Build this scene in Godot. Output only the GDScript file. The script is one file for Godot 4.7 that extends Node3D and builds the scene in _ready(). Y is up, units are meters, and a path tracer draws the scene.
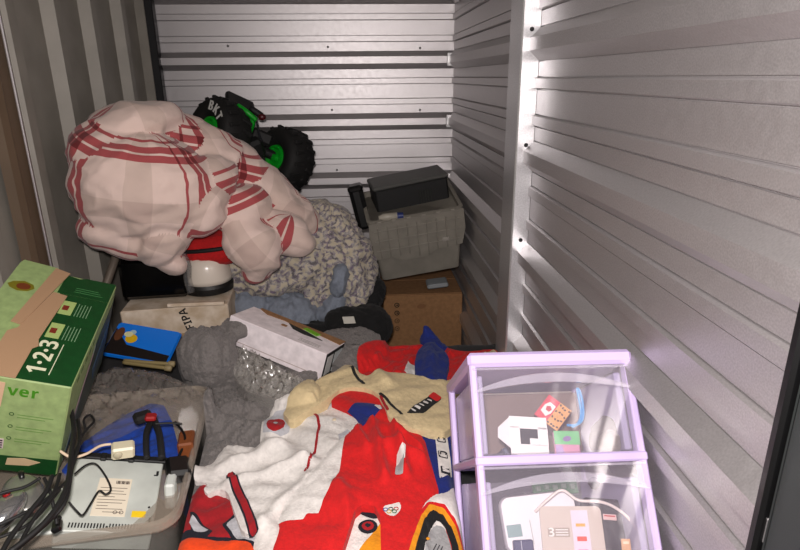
extends Node3D
# A narrow self storage unit seen from its open door: corrugated steel walls, heaps of bedding, jerseys, boxes and a plastic drawer cart.

var taken := {}
var hx0 := -1.0
var hz0 := -3.1
var hn := 152
var hm := 268
var hgrid := PackedFloat32Array()
var tex := {}

# ---------------------------------------------------------------- naming
func numbered(called: String, where: Node) -> String:
	var key := str(where.get_instance_id()) + "/" + called
	var n: int = taken.get(key, 0)
	taken[key] = n + 1
	return called if n == 0 else "%s_%03d" % [called, n]

func thing(called: String, label: String, category: String, xf := Transform3D.IDENTITY, group := "") -> Node3D:
	var o := Node3D.new()
	o.name = numbered(called, self)
	add_child(o)
	o.transform = xf
	o.set_meta("label", label)
	o.set_meta("category", category)
	if group != "":
		o.set_meta("group", group)
	return o

func part(parent: Node, called: String, mesh: Mesh, m: Material, xf := Transform3D.IDENTITY, label := "") -> MeshInstance3D:
	var o := MeshInstance3D.new()
	o.name = numbered(called, parent)
	o.mesh = mesh
	o.material_override = m
	parent.add_child(o, true)
	o.transform = xf
	if label != "":
		o.set_meta("label", label)
	return o

func tagged(o: Node, label: String, category: String, group := "") -> Node:
	o.set_meta("label", label)
	o.set_meta("category", category)
	if group != "":
		o.set_meta("group", group)
	return o

func struct(called: String, mesh: Mesh, m: Material, label: String, category: String, xf := Transform3D.IDENTITY) -> MeshInstance3D:
	var o := part(self, called, mesh, m, xf)
	o.set_meta("kind", "structure")
	o.set_meta("label", label)
	o.set_meta("category", category)
	return o

func T(p: Vector3, deg := Vector3.ZERO) -> Transform3D:
	return Transform3D(Basis.from_euler(deg * PI / 180.0, EULER_ORDER_YXZ), p)

# ---------------------------------------------------------------- materials
func noise_tex(key: String, freq: float, seed_: int, lo: Color, hi: Color, size := 256, kind := FastNoiseLite.TYPE_SIMPLEX_SMOOTH, oct := 4, fx := 1.0) -> ImageTexture:
	if tex.has(key):
		return tex[key]
	var n := FastNoiseLite.new()
	n.seed = seed_
	n.frequency = freq
	n.noise_type = kind
	n.fractal_octaves = oct
	var im := n.get_seamless_image(size, size)
	var out := Image.create(size, size, true, Image.FORMAT_RGB8)
	for y in size:
		for x in size:
			var v: float = im.get_pixel(int(x * fx) % size, y).r
			out.set_pixel(x, y, lo.lerp(hi, v))
	out.generate_mipmaps()
	tex[key] = ImageTexture.create_from_image(out)
	return tex[key]

func normal_tex(key: String, freq: float, seed_: int, strength: float, size := 256, oct := 3, kind := FastNoiseLite.TYPE_SIMPLEX_SMOOTH) -> ImageTexture:
	if tex.has(key):
		return tex[key]
	var n := FastNoiseLite.new()
	n.seed = seed_
	n.frequency = freq
	n.noise_type = kind
	n.fractal_octaves = oct
	var im := n.get_seamless_image(size, size)
	im.convert(Image.FORMAT_RGBA8)
	im.bump_map_to_normal_map(strength)
	im.generate_mipmaps()
	tex[key] = ImageTexture.create_from_image(im)
	return tex[key]

func mat(c: Color, rough := 0.6, metal := 0.0) -> StandardMaterial3D:
	var m := StandardMaterial3D.new()
	m.albedo_color = c
	m.roughness = rough
	m.metallic = metal
	m.cull_mode = BaseMaterial3D.CULL_DISABLED
	return m

func textured(c: Color, rough: float, metal: float, t: Texture2D, scale: float, nt: Texture2D = null, nscale := 1.0) -> StandardMaterial3D:
	var m := mat(c, rough, metal)
	m.albedo_texture = t
	m.uv1_triplanar = true
	m.uv1_scale = Vector3.ONE * scale
	if nt:
		m.normal_enabled = true
		m.normal_texture = nt
		m.normal_scale = nscale
	return m

func cloth(c: Color, sheen := 0.3) -> StandardMaterial3D:
	var m := textured(c, 0.92, 0.0, noise_tex("weave", 0.09, 5, Color(0.86, 0.86, 0.86), Color(1, 1, 1), 256, FastNoiseLite.TYPE_SIMPLEX_SMOOTH, 3), 3.0, normal_tex("weave_n", 0.2, 9, 2.0), 0.35)
	m.rim_enabled = true
	m.rim = sheen
	return m

func clear(c: Color, alpha: float, rough := 0.08) -> StandardMaterial3D:
	var m := mat(Color(c.r, c.g, c.b, alpha), rough)
	m.transparency = BaseMaterial3D.TRANSPARENCY_ALPHA
	return m

# ---------------------------------------------------------------- solid shapes
func otri(st: SurfaceTool, a: Vector3, b: Vector3, c: Vector3, away: Vector3) -> void:
	if (c - a).cross(b - a).dot(away) < 0.0:
		var t := b
		b = c
		c = t
	st.add_vertex(a); st.add_vertex(b); st.add_vertex(c)

func oquad(st: SurfaceTool, a: Vector3, b: Vector3, c: Vector3, d: Vector3, away: Vector3) -> void:
	otri(st, a, b, c, away)
	otri(st, a, c, d, away)

func start(smooth := -1) -> SurfaceTool:
	var st := SurfaceTool.new()
	st.begin(Mesh.PRIMITIVE_TRIANGLES)
	st.set_smooth_group(smooth)
	return st

func finish(st: SurfaceTool) -> ArrayMesh:
	st.generate_normals()
	return st.commit()

func add_box(st: SurfaceTool, size: Vector3, xf := Transform3D.IDENTITY, bevel := 0.002, taper := 1.0) -> void:
	# chamfered box; taper scales the lower end
	var h := size * 0.5
	var bv := minf(bevel, minf(h.x, minf(h.y, h.z)) * 0.6)
	var v := {}
	for sx in [-1, 1]:
		for sy in [-1, 1]:
			for sz in [-1, 1]:
				var s := Vector3(sx, sy, sz)
				for ax in 3:
					var p := s * (h - Vector3.ONE * bv)
					p[ax] = s[ax] * h[ax]
					if sy < 0:
						p.x *= taper
						p.z *= taper
					v[[sx, sy, sz, ax]] = xf * p
	var c := xf.origin
	var q := func(a: Vector3, b: Vector3, d: Vector3, e: Vector3):
		oquad(st, a, b, d, e, (a + b + d + e) * 0.25 - c)
	for s in [-1, 1]:
		q.call(v[[s, -1, -1, 0]], v[[s, 1, -1, 0]], v[[s, 1, 1, 0]], v[[s, -1, 1, 0]])
		q.call(v[[-1, s, -1, 1]], v[[1, s, -1, 1]], v[[1, s, 1, 1]], v[[-1, s, 1, 1]])
		q.call(v[[-1, -1, s, 2]], v[[1, -1, s, 2]], v[[1, 1, s, 2]], v[[-1, 1, s, 2]])
		for t in [-1, 1]:
			q.call(v[[s, t, -1, 0]], v[[s, t, 1, 0]], v[[s, t, 1, 1]], v[[s, t, -1, 1]])
			q.call(v[[s, -1, t, 0]], v[[s, 1, t, 0]], v[[s, 1, t, 2]], v[[s, -1, t, 2]])
			q.call(v[[-1, s, t, 1]], v[[1, s, t, 1]], v[[1, s, t, 2]], v[[-1, s, t, 2]])
			for u in [-1, 1]:
				var a: Vector3 = v[[s, t, u, 0]]
				otri(st, a, v[[s, t, u, 1]], v[[s, t, u, 2]], a - c)

func rbox(size: Vector3, bevel := 0.003, taper := 1.0) -> ArrayMesh:
	var st := start()
	add_box(st, size, Transform3D.IDENTITY, bevel, taper)
	return finish(st)

func boxes(list: Array, bevel := 0.002) -> ArrayMesh:
	# pieces of one part: [center, size]
	var st := start()
	for b in list:
		add_box(st, b[1], T(b[0]), bevel)
	return finish(st)

func prism(poly: PackedVector2Array, depth: float) -> ArrayMesh:
	# polygon in local xy, thickness along +z
	var st := start()
	var idx := Geometry2D.triangulate_polygon(poly)
	for i in range(0, idx.size(), 3):
		for s in 2:
			var z := depth * s
			var p := []
			for k in 3:
				var q := poly[idx[i + k]]
				p.append(Vector3(q.x, q.y, z))
			otri(st, p[0], p[1], p[2], Vector3(0, 0, 1 if s else -1))
	var area := 0.0
	for i in poly.size():
		area += poly[i].cross(poly[(i + 1) % poly.size()])
	for i in poly.size():
		var a := poly[i]
		var b := poly[(i + 1) % poly.size()]
		var nrm := Vector3(b.y - a.y, a.x - b.x, 0) * signf(area)
		oquad(st, Vector3(a.x, a.y, 0), Vector3(b.x, b.y, 0), Vector3(b.x, b.y, depth), Vector3(a.x, a.y, depth), nrm)
	return finish(st)

func rect(x0: float, y0: float, x1: float, y1: float) -> PackedVector2Array:
	return PackedVector2Array([Vector2(x0, y0), Vector2(x1, y0), Vector2(x1, y1), Vector2(x0, y1)])

func ellipse(cx: float, cy: float, rx: float, ry: float, rot := 0.0, n := 24) -> PackedVector2Array:
	var p := PackedVector2Array()
	for i in n:
		var a := TAU * i / n
		p.append(Vector2(cx, cy) + Vector2(cos(a) * rx, sin(a) * ry).rotated(rot))
	return p

func ring(r0: float, r1: float, depth: float, n := 20) -> ArrayMesh:
	return lathe([Vector2(r0, 0), Vector2(r1, 0), Vector2(r1, depth), Vector2(r0, depth), Vector2(r0, 0)], n, true)

func lathe(profile: Array, segs := 24, sharp := false) -> ArrayMesh:
	# profile of Vector2(radius, y), going round outside: from bottom to top
	var st := start(0)
	for i in profile.size() - 1:
		if sharp:
			st.set_smooth_group(i)
		var p: Vector2 = profile[i]
		var q: Vector2 = profile[i + 1]
		var d := q - p
		for k in segs:
			var a := TAU * k / segs
			var b := TAU * (k + 1) / segs
			var da := Vector3(cos(a), 0, sin(a))
			var db := Vector3(cos(b), 0, sin(b))
			var up := Vector3.UP
			var nrm := (da + db) * d.y - up * d.x * 2.0
			if p.x > 1e-5:
				otri(st, da * p.x + up * p.y, db * p.x + up * p.y, db * q.x + up * q.y, nrm)
			if q.x > 1e-5:
				otri(st, da * p.x + up * p.y, db * q.x + up * q.y, da * q.x + up * q.y, nrm)
	return finish(st)

func smooth_path(pts: Array, sub := 6) -> PackedVector3Array:
	var out := PackedVector3Array()
	for i in pts.size() - 1:
		var a: Vector3 = pts[maxi(i - 1, 0)]
		var b: Vector3 = pts[i]
		var c: Vector3 = pts[i + 1]
		var d: Vector3 = pts[mini(i + 2, pts.size() - 1)]
		for k in sub:
			out.append(b.cubic_interpolate(c, a, d, float(k) / sub))
	out.append(pts[pts.size() - 1])
	return out

func add_tube(st: SurfaceTool, pts: PackedVector3Array, r: float, sides := 8, r2 := -1.0) -> void:
	var n := pts.size()
	var nrm := Vector3.UP
	var rings := []
	for i in n:
		var t := (pts[mini(i + 1, n - 1)] - pts[maxi(i - 1, 0)]).normalized()
		nrm = (nrm - t * nrm.dot(t))
		if nrm.length() < 1e-3:
			nrm = t.cross(Vector3(0.3, 0.5, 0.8))
		nrm = nrm.normalized()
		var bn := t.cross(nrm)
		var ring_ := PackedVector3Array()
		var rr := r if r2 < 0.0 else lerpf(r, r2, float(i) / (n - 1))
		for k in sides:
			var a := TAU * k / sides
			ring_.append(pts[i] + (nrm * cos(a) + bn * sin(a)) * rr)
		rings.append(ring_)
	for i in n - 1:
		for k in sides:
			var k2 := (k + 1) % sides
			var a: Vector3 = rings[i][k]
			var away: Vector3 = a + rings[i][k2] - pts[i] * 2.0
			oquad(st, a, rings[i][k2], rings[i + 1][k2], rings[i + 1][k], away)
	for e in 2:
		var i := 0 if e == 0 else n - 1
		var away := pts[0] - pts[1] if e == 0 else pts[n - 1] - pts[n - 2]
		for k in sides:
			otri(st, pts[i], rings[i][k], rings[i][(k + 1) % sides], away)

func tube(pts: Array, r: float, sides := 8, sub := 6, r2 := -1.0) -> ArrayMesh:
	var st := start(0)
	add_tube(st, smooth_path(pts, sub), r, sides, r2)
	return finish(st)

func loft(rings: Array, n := 6, sharp := true) -> ArrayMesh:
	# rounded rectangles [half x, half z, corner radius, y], closed with a cap at the first and the last ring when their size is negative-free
	var st := start(0)
	var pts := []
	for r in rings:
		var p := PackedVector3Array()
		for q in 4:
			var cx: float = (r[0] - r[2]) * (1 if q == 0 or q == 3 else -1)
			var cz: float = (r[1] - r[2]) * (1 if q < 2 else -1)
			for k in n + 1:
				var a := PI * 0.5 * (q + float(k) / n)
				p.append(Vector3(cx + cos(a) * r[2], r[3], cz + sin(a) * r[2]))
		pts.append(p)
	for i in pts.size() - 1:
		if sharp:
			st.set_smooth_group(i)
		var m: int = pts[i].size()
		for k in m:
			var k2 := (k + 1) % m
			st.add_vertex(pts[i][k]); st.add_vertex(pts[i + 1][k2]); st.add_vertex(pts[i + 1][k])
			st.add_vertex(pts[i][k]); st.add_vertex(pts[i][k2]); st.add_vertex(pts[i + 1][k2])
	for e in 2:
		st.set_smooth_group(100 + e)
		var p: PackedVector3Array = pts[0] if e == 0 else pts[pts.size() - 1]
		var c := Vector3(0, p[0].y, 0)
		for k in p.size():
			if e == 1:
				st.add_vertex(c); st.add_vertex(p[k]); st.add_vertex(p[(k + 1) % p.size()])
			else:
				st.add_vertex(c); st.add_vertex(p[(k + 1) % p.size()]); st.add_vertex(p[k])
	return finish(st)

func letters(s: String, size: float, depth := 0.001, bold := false, serif := false) -> TextMesh:
	var t := TextMesh.new()
	t.text = s
	var f := SystemFont.new()
	f.font_names = PackedStringArray(["Droid Serif" if serif else "Droid Sans"])
	if bold:
		f.font_weight = 700
	t.font = f
	t.font_size = 32
	t.pixel_size = size / 32.0
	t.depth = depth
	t.curve_step = 2.0
	return t

# ---------------------------------------------------------------- heaps and draped cloth
func smooth01(a: float, b: float, x: float) -> float:
	return smoothstep(a, b, x)

func heap(x: float, z: float) -> float:
	return lerpf(heap_top(x, z), 0.44, smoothstep(-0.385, -0.43, x) * smoothstep(-1.52, -1.44, z))

func heap_top(x: float, z: float) -> float:
	var h := 0.72 + 0.06 * exp(-pow(x / 0.25, 2.0) - pow((z + 1.25) / 0.45, 2.0))
	h = lerpf(h, 0.70, smoothstep(-1.5, -1.6, z) * smoothstep(-0.3, -0.42, x))
	h = lerpf(h, 0.58, smoothstep(-1.85, -2.0, z) * smoothstep(-0.5, -0.42, x))
	h = lerpf(h, 0.46, smoothstep(0.17, 0.22, x) * smoothstep(-1.12, -0.98, z))
	return h

func hput(x: float, z: float) -> float:
	# height of the pile so far, bilinear
	var u := clampf((x - hx0) * 100.0, 0.0, hn - 1.01)
	var v := clampf((z - hz0) * 100.0, 0.0, hm - 1.01)
	var i := int(u)
	var j := int(v)
	var a := u - i
	var b := v - j
	var k := j * hn + i
	return lerpf(lerpf(hgrid[k], hgrid[k + 1], a), lerpf(hgrid[k + hn], hgrid[k + hn + 1], a), b)

func sdpoly(p: Vector2, poly: PackedVector2Array) -> float:
	var best := 1e9
	var inside := false
	var n := poly.size()
	var a := poly[n - 1]
	for i in n:
		var b := poly[i]
		var e := b - a
		var w := p - a
		var t := clampf(w.dot(e) / maxf(e.length_squared(), 1e-12), 0.0, 1.0)
		var d := (w - e * t).length_squared()
		if d < best:
			best = d
		if (a.y > p.y) != (b.y > p.y) and p.x < (b.x - a.x) * (p.y - a.y) / (b.y - a.y) + a.x:
			inside = not inside
		a = b
	return sqrt(best) if inside else -sqrt(best)

func rounded(poly: PackedVector2Array, times := 1) -> PackedVector2Array:
	# corners cut
	var p := poly
	for k in times:
		var out := PackedVector2Array()
		for i in p.size():
			var q := p[(i + 1) % p.size()]
			out.append(p[i].lerp(q, 0.22))
			out.append(p[i].lerp(q, 0.78))
		p = out
	return p

func shrink_ends(poly: PackedVector2Array) -> Rect2:
	var r := Rect2(poly[0], Vector2.ZERO)
	for p in poly:
		r = r.expand(p)
	return r

# a garment: heights on a fine grid over the pile below it
# t thickness, er radius of its rounded edge, amp / freq / dir / stretch of its folds, ridges [[ax, az, bx, bz, width, height]], blur in cm of the pile it bridges
func garment(poly: PackedVector2Array, o: Dictionary) -> Dictionary:
	var cell: float = o.get("cell", 0.006)
	var r := shrink_ends(poly).grow(cell * 2.0)
	var nx := int(ceil(r.size.x / cell)) + 1
	var nz := int(ceil(r.size.y / cell)) + 1
	var h := PackedFloat32Array()
	h.resize(nx * nz)
	var ul := PackedFloat32Array()
	ul.resize(nx * nz)
	var t: float = o.get("t", 0.008)
	var er: float = o.get("er", 0.014)
	var amp: float = o.get("amp", 0.006)
	var ns := FastNoiseLite.new()
	ns.seed = o.get("seed", 1)
	ns.frequency = o.get("freq", 5.0)
	ns.fractal_octaves = 2
	ns.domain_warp_enabled = true
	ns.domain_warp_amplitude = 0.05
	ns.domain_warp_frequency = 6.0
	var fine := FastNoiseLite.new()
	fine.seed = o.get("seed", 1) + 40
	fine.frequency = 40.0
	fine.fractal_octaves = 3
	var famp: float = o.get("fine", 0.0008)
	var dir: float = deg_to_rad(o.get("dir", 0.0))
	var stretch: float = o.get("stretch", 3.0)
	var ridges: Array = o.get("ridges", [])
	var blur: float = o.get("blur", 2.0) * 0.01
	var lift: float = o.get("lift", 0.0)
	var flat: float = o.get("flat", 0.0)
	var off: float = o.get("off", -9.0)
	var beside_tub := off > -1.0
	var drop: float = o.get("drop", 0.005)
	var crisp: bool = o.get("crisp", false)
	for j in nz:
		for i in nx:
			var p := r.position + Vector2(i, j) * cell
			var sd := sdpoly(p, poly)
			if beside_tub and p.y > -1.47:
				sd = minf(sd, p.x + 0.364 - (p.y + 0.92) * 0.1015)
			if sd < -cell * 2.5:
				h[j * nx + i] = 0.0
				continue
			var under := hput(p.x, p.y)
			var b := under * 2.0
			for k in 8:
				var bd := Vector2.from_angle(TAU * k / 8.0) * blur * (1.0 if k % 2 == 0 else 0.6)
				b += hput(p.x + bd.x, p.y + bd.y)
			b = maxf(maxf(b / 10.0, under - 0.004), flat)
			if off > -1.0:
				b = maxf(b, heap_top(p.x, p.y) + off - t)
			var e := clampf(sd / er, 0.0, 1.0)
			var prof := sqrt(1.0 - (1.0 - e) * (1.0 - e))
			var q := p.rotated(dir)
			var w := ns.get_noise_2d(q.x, q.y * stretch)
			if crisp:
				w = 1.0 - absf(w) * 2.0
				w = w * w * signf(w)
			ul[j * nx + i] = under - 0.003
			var y := b + t - drop * (1.0 - prof) + lift * smoothstep(0.0, 0.06, sd) + smoothstep(0.0, 0.03, sd) * amp * w + prof * famp * fine.get_noise_2d(p.x, p.y)
			for k in ridges:
				var pa := Vector2(k[0], k[1])
				var pb := Vector2(k[2], k[3])
				var tt := clampf((p - pa).dot(pb - pa) / maxf((pb - pa).length_squared(), 1e-9), 0.0, 1.0)
				var dd := (p - pa - (pb - pa) * tt).length() / float(k[4])
				y += float(k[5]) * exp(-dd * dd) * clampf(sd / 0.01, 0.0, 1.0)
			h[j * nx + i] = maxf(y, under - 0.004)
	var g := {"x0": r.position.x, "z0": r.position.y, "nx": nx, "nz": nz, "cell": cell, "h": h, "ul": ul, "poly": poly, "tub": beside_tub}
	for j in range(maxi(0, int((r.position.y - hz0) * 100)), mini(hm, int((r.end.y - hz0) * 100) + 1)):
		for i in range(maxi(0, int((r.position.x - hx0) * 100)), mini(hn, int((r.end.x - hx0) * 100) + 1)):
			var x := hx0 + i * 0.01
			var z := hz0 + j * 0.01
			var gi := int((x - r.position.x) / cell)
			var gj := int((z - r.position.y) / cell)
			if gi >= 0 and gj >= 0 and gi < nx and gj < nz:
				hgrid[j * hn + i] = maxf(hgrid[j * hn + i], h[gj * nx + gi])
	return g

func gsurf(g: Dictionary, poly: PackedVector2Array, lift := 0.0, uv_scale := 1.0) -> ArrayMesh:
	# the part of a garment inside an outline, lifted a little
	var nx: int = g.nx
	var nz: int = g.nz
	var cell: float = g.cell
	var h: PackedFloat32Array = g.h
	var bb := shrink_ends(poly).grow(cell)
	var i0 := maxi(0, int((bb.position.x - g.x0) / cell) - 1)
	var i1 := mini(nx - 1, int((bb.end.x - g.x0) / cell) + 2)
	var j0 := maxi(0, int((bb.position.y - g.z0) / cell) - 1)
	var j1 := mini(nz - 1, int((bb.end.y - g.z0) / cell) + 2)
	var w := i1 - i0 + 1
	var sd := PackedFloat32Array()
	sd.resize(maxi(0, w * (j1 - j0 + 1)))
	for j in range(j0, j1 + 1):
		for i in range(i0, i1 + 1):
			var d := sdpoly(Vector2(g.x0 + i * cell, g.z0 + j * cell), poly)
			if g.tub and g.z0 + j * cell > -1.47:
				d = minf(d, g.x0 + i * cell + 0.364 - (g.z0 + j * cell + 0.92) * 0.1015)
			sd[(j - j0) * w + i - i0] = d
	var nrm := func(i: int, j: int) -> Vector3:
		var a := h[j * nx + maxi(i - 1, 0)]
		var b := h[j * nx + mini(i + 1, nx - 1)]
		var c := h[maxi(j - 1, 0) * nx + i]
		var d := h[mini(j + 1, nz - 1) * nx + i]
		if a == 0.0 or b == 0.0 or c == 0.0 or d == 0.0:
			return Vector3.UP
		return Vector3(a - b, 2.0 * cell, c - d).normalized()
	var skirt: bool = poly == g.poly
	var ul: PackedFloat32Array = g.ul
	var V := PackedVector3Array()
	var N := PackedVector3Array()
	var U := PackedVector2Array()
	for j in range(j0, j1):
		for i in range(i0, i1):
			var cs := [[i, j], [i + 1, j], [i + 1, j + 1], [i, j + 1]]
			var any_in := false
			for c in cs:
				if sd[(c[1] - j0) * w + c[0] - i0] > 0.0:
					any_in = true
			if not any_in:
				continue
			for tr in [[0, 1, 2], [0, 2, 3]]:
				var pv := []
				for k in tr:
					var c: Array = cs[k]
					var hh: float = h[c[1] * nx + c[0]]
					pv.append([Vector3(g.x0 + c[0] * cell, hh + lift, g.z0 + c[1] * cell), nrm.call(c[0], c[1]), sd[(c[1] - j0) * w + c[0] - i0], ul[c[1] * nx + c[0]]])
				var cl := []
				var rim_ := []
				for k in 3:
					var a: Array = pv[k]
					var b: Array = pv[(k + 1) % 3]
					if a[2] > 0.0:
						cl.append(a)
					if (a[2] > 0.0) != (b[2] > 0.0):
						var f: float = a[2] / (a[2] - b[2])
						cl.append([a[0].lerp(b[0], f), a[1].lerp(b[1], f), 0.0])
						rim_.append([a[0].lerp(b[0], f), lerpf(a[3], b[3], f)])
				for k in range(1, cl.size() - 1):
					for q in [cl[0], cl[k], cl[k + 1]]:
						V.append(q[0])
						N.append(q[1])
						U.append(Vector2(q[0].x, q[0].z) * uv_scale)
				if skirt and rim_.size() == 2:
					var p0: Vector3 = rim_[0][0]
					var p1: Vector3 = rim_[1][0]
					var l0 := Vector3(p0.x, minf(rim_[0][1], p0.y), p0.z)
					var l1 := Vector3(p1.x, minf(rim_[1][1], p1.y), p1.z)
					var sn := Vector3(p1.z - p0.z, 0, p0.x - p1.x).normalized()
					if sn.dot(cl[0][0] - p0 if cl[0][2] > 0.0 else cl[1][0] - p0) > 0.0:
						sn = -sn
					for q in ([p0, p1, l1, p0, l1, l0] if (l1 - p0).cross(p1 - p0).dot(sn) > 0.0 else [p0, l1, p1, p0, l0, l1]):
						V.append(q)
						N.append(sn)
						U.append(Vector2(q.x, q.z) * uv_scale)
	var arr := []
	arr.resize(Mesh.ARRAY_MAX)
	arr[Mesh.ARRAY_VERTEX] = V
	arr[Mesh.ARRAY_NORMAL] = N
	arr[Mesh.ARRAY_TEX_UV] = U
	var m := ArrayMesh.new()
	if V.size() > 0:
		m.add_surface_from_arrays(Mesh.PRIMITIVE_TRIANGLES, arr)
	return m

func line_poly(pts: PackedVector2Array, width: float) -> PackedVector2Array:
	# a strip along a line
	var l := PackedVector2Array()
	var r := PackedVector2Array()
	for i in pts.size():
		var d := (pts[mini(i + 1, pts.size() - 1)] - pts[maxi(i - 1, 0)]).normalized().orthogonal() * width * 0.5
		l.append(pts[i] + d)
		r.append(pts[i] - d)
	r.reverse()
	l.append_array(r)
	return l

# ---------------------------------------------------------------- puffy bedding: smooth union of ellipsoids, meshed as surface nets
func puffy(lobes: Array, cell: float, k: float, wr: float, wf: float, seed_: int, stretch := Vector3.ONE) -> ArrayMesh:
	# a lobe: [center, Basis, radii, uv offset, uv turn in degrees]
	var lo := Vector3.ONE * 1e9
	var hi := -lo
	var ext := []
	for l in lobes:
		var b: Basis = l[1]
		var r: Vector3 = l[2]
		var e := Vector3.ZERO
		for a in 3:
			e[a] = sqrt(pow(b.x[a] * r.x, 2) + pow(b.y[a] * r.y, 2) + pow(b.z[a] * r.z, 2)) + k + cell * 3.0
		ext.append(e)
		lo = lo.min(l[0] - e)
		hi = hi.max(l[0] + e)
	var nx := int((hi.x - lo.x) / cell) + 2
	var ny := int((hi.y - lo.y) / cell) + 2
	var nz := int((hi.z - lo.z) / cell) + 2
	var f := PackedFloat32Array()
	f.resize(nx * ny * nz)
	f.fill(0.3)
	for n in lobes.size():
		var c: Vector3 = lobes[n][0]
		var inv: Basis = (lobes[n][1] as Basis).transposed()
		var r: Vector3 = lobes[n][2]
		var r2 := r * r
		var a0 := Vector3i(((c - ext[n] - lo) / cell).max(Vector3.ZERO))
		var a1 := Vector3i((c + ext[n] - lo) / cell)
		for z in range(a0.z, mini(a1.z + 1, nz)):
			for y in range(a0.y, mini(a1.y + 1, ny)):
				var row := (z * ny + y) * nx
				for x in range(a0.x, mini(a1.x + 1, nx)):
					var p := inv * (lo + Vector3(x, y, z) * cell - c)
					var k0 := (p / r).length()
					var k1 := (p / r2).length()
					var d := k0 * (k0 - 1.0) / maxf(k1, 1e-6) if k1 > 1e-6 else -r.x
					var old := f[row + x]
					var hh := maxf(k - absf(old - d), 0.0) / k
					f[row + x] = minf(old, d) - hh * hh * k * 0.25
	var ns := FastNoiseLite.new()
	ns.seed = seed_
	ns.frequency = wf
	ns.fractal_octaves = 3
	var vid := {}
	var P := PackedVector3Array()
	for z in nz - 1:
		for y in ny - 1:
			for x in nx - 1:
				var i := (z * ny + y) * nx + x
				var s := 0
				var v := [f[i], f[i + 1], f[i + nx], f[i + nx + 1], f[i + nx * ny], f[i + nx * ny + 1], f[i + nx * ny + nx], f[i + nx * ny + nx + 1]]
				for q in v:
					if q < 0.0:
						s += 1
				if s == 0 or s == 8:
					continue
				var acc := Vector3.ZERO
				var cnt := 0
				for e in [[0, 1], [2, 3], [4, 5], [6, 7], [0, 2], [1, 3], [4, 6], [5, 7], [0, 4], [1, 5], [2, 6], [3, 7]]:
					var a: float = v[e[0]]
					var b: float = v[e[1]]
					if (a < 0.0) != (b < 0.0):
						var t := a / (a - b)
						var pa := Vector3(e[0] & 1, (e[0] >> 1) & 1, e[0] >> 2)
						var pb := Vector3(e[1] & 1, (e[1] >> 1) & 1, e[1] >> 2)
						acc += pa.lerp(pb, t)
						cnt += 1
				var p := lo + (Vector3(x, y, z) + acc / cnt) * cell
				var gr := Vector3(v[1] - v[0] + v[3] - v[2] + v[5] - v[4] + v[7] - v[6], v[2] - v[0] + v[3] - v[1] + v[6] - v[4] + v[7] - v[5], v[4] - v[0] + v[5] - v[1] + v[6] - v[2] + v[7] - v[3]).normalized()
				var w := ns.get_noise_3dv(p * stretch)
				p += gr * (wr * (1.0 - absf(w) * 3.2) + wr * 0.35 * ns.get_noise_3dv(p * stretch * 4.0 + Vector3.ONE * 9.0))
				vid[i] = P.size()
				P.append(p)
	var tris := PackedInt32Array()
	var sy := nx
	var sz := nx * ny
	for i in vid:
		var x: int = i % nx
		var y: int = (i / nx) % ny
		var z: int = i / sz
		for ax in 3:
			var st: int = [1, sy, sz][ax]
			var b: int = [sy, sz, 1][ax]
			var c: int = [sz, 1, sy][ax]
			if [y, z, x][ax] == 0 or [z, x, y][ax] == 0:
				continue
			var inside0 := f[i] < 0.0
			if inside0 == (f[i + st] < 0.0):
				continue
			if not (vid.has(i - b) and vid.has(i - c) and vid.has(i - b - c)):
				continue
			var q := [vid[i], vid[i - b], vid[i - b - c], vid[i - c]]
			if inside0:
				q = [q[0], q[3], q[2], q[1]]
			tris.append_array(PackedInt32Array([q[0], q[1], q[2], q[0], q[2], q[3]]))
	var nr := PackedVector3Array()
	nr.resize(P.size())
	for i in range(0, tris.size(), 3):
		var nn := (P[tris[i + 2]] - P[tris[i]]).cross(P[tris[i + 1]] - P[tris[i]])
		for q in 3:
			nr[tris[i + q]] += nn
	var V := PackedVector3Array()
	var N := PackedVector3Array()
	var U := PackedVector2Array()
	for i in range(0, tris.size(), 3):
		var cen := (P[tris[i]] + P[tris[i + 1]] + P[tris[i + 2]]) / 3.0
		var best := 1e9
		var bl: Array = lobes[0]
		for l in lobes:
			var d: float = (((l[1] as Basis).transposed() * (cen - l[0])) / (l[2] as Vector3)).length()
			if d < best:
				best = d
				bl = l
		for q in 3:
			var p := P[tris[i + q]]
			V.append(p)
			N.append(nr[tris[i + q]].normalized())
			var lp: Vector3 = (bl[1] as Basis).transposed() * (p - bl[0])
			var lr: Vector3 = bl[2]
			var un := (lp / lr).normalized()
			U.append(Vector2(atan2(un.x, un.z) * lr.x, asin(clampf(un.y, -1.0, 1.0)) * lr.y * 1.2).rotated(deg_to_rad(bl[4])) + bl[3])
	var arr := []
	arr.resize(Mesh.ARRAY_MAX)
	arr[Mesh.ARRAY_VERTEX] = V
	arr[Mesh.ARRAY_NORMAL] = N
	arr[Mesh.ARRAY_TEX_UV] = U
	var m := ArrayMesh.new()
	m.add_surface_from_arrays(Mesh.PRIMITIVE_TRIANGLES, arr)
	return m

func rz(deg: float, yaw := 0.0, pitch := 0.0) -> Basis:
	return Basis.from_euler(Vector3(pitch, yaw, deg) * PI / 180.0, EULER_ORDER_YXZ)

var M := {}

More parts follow.
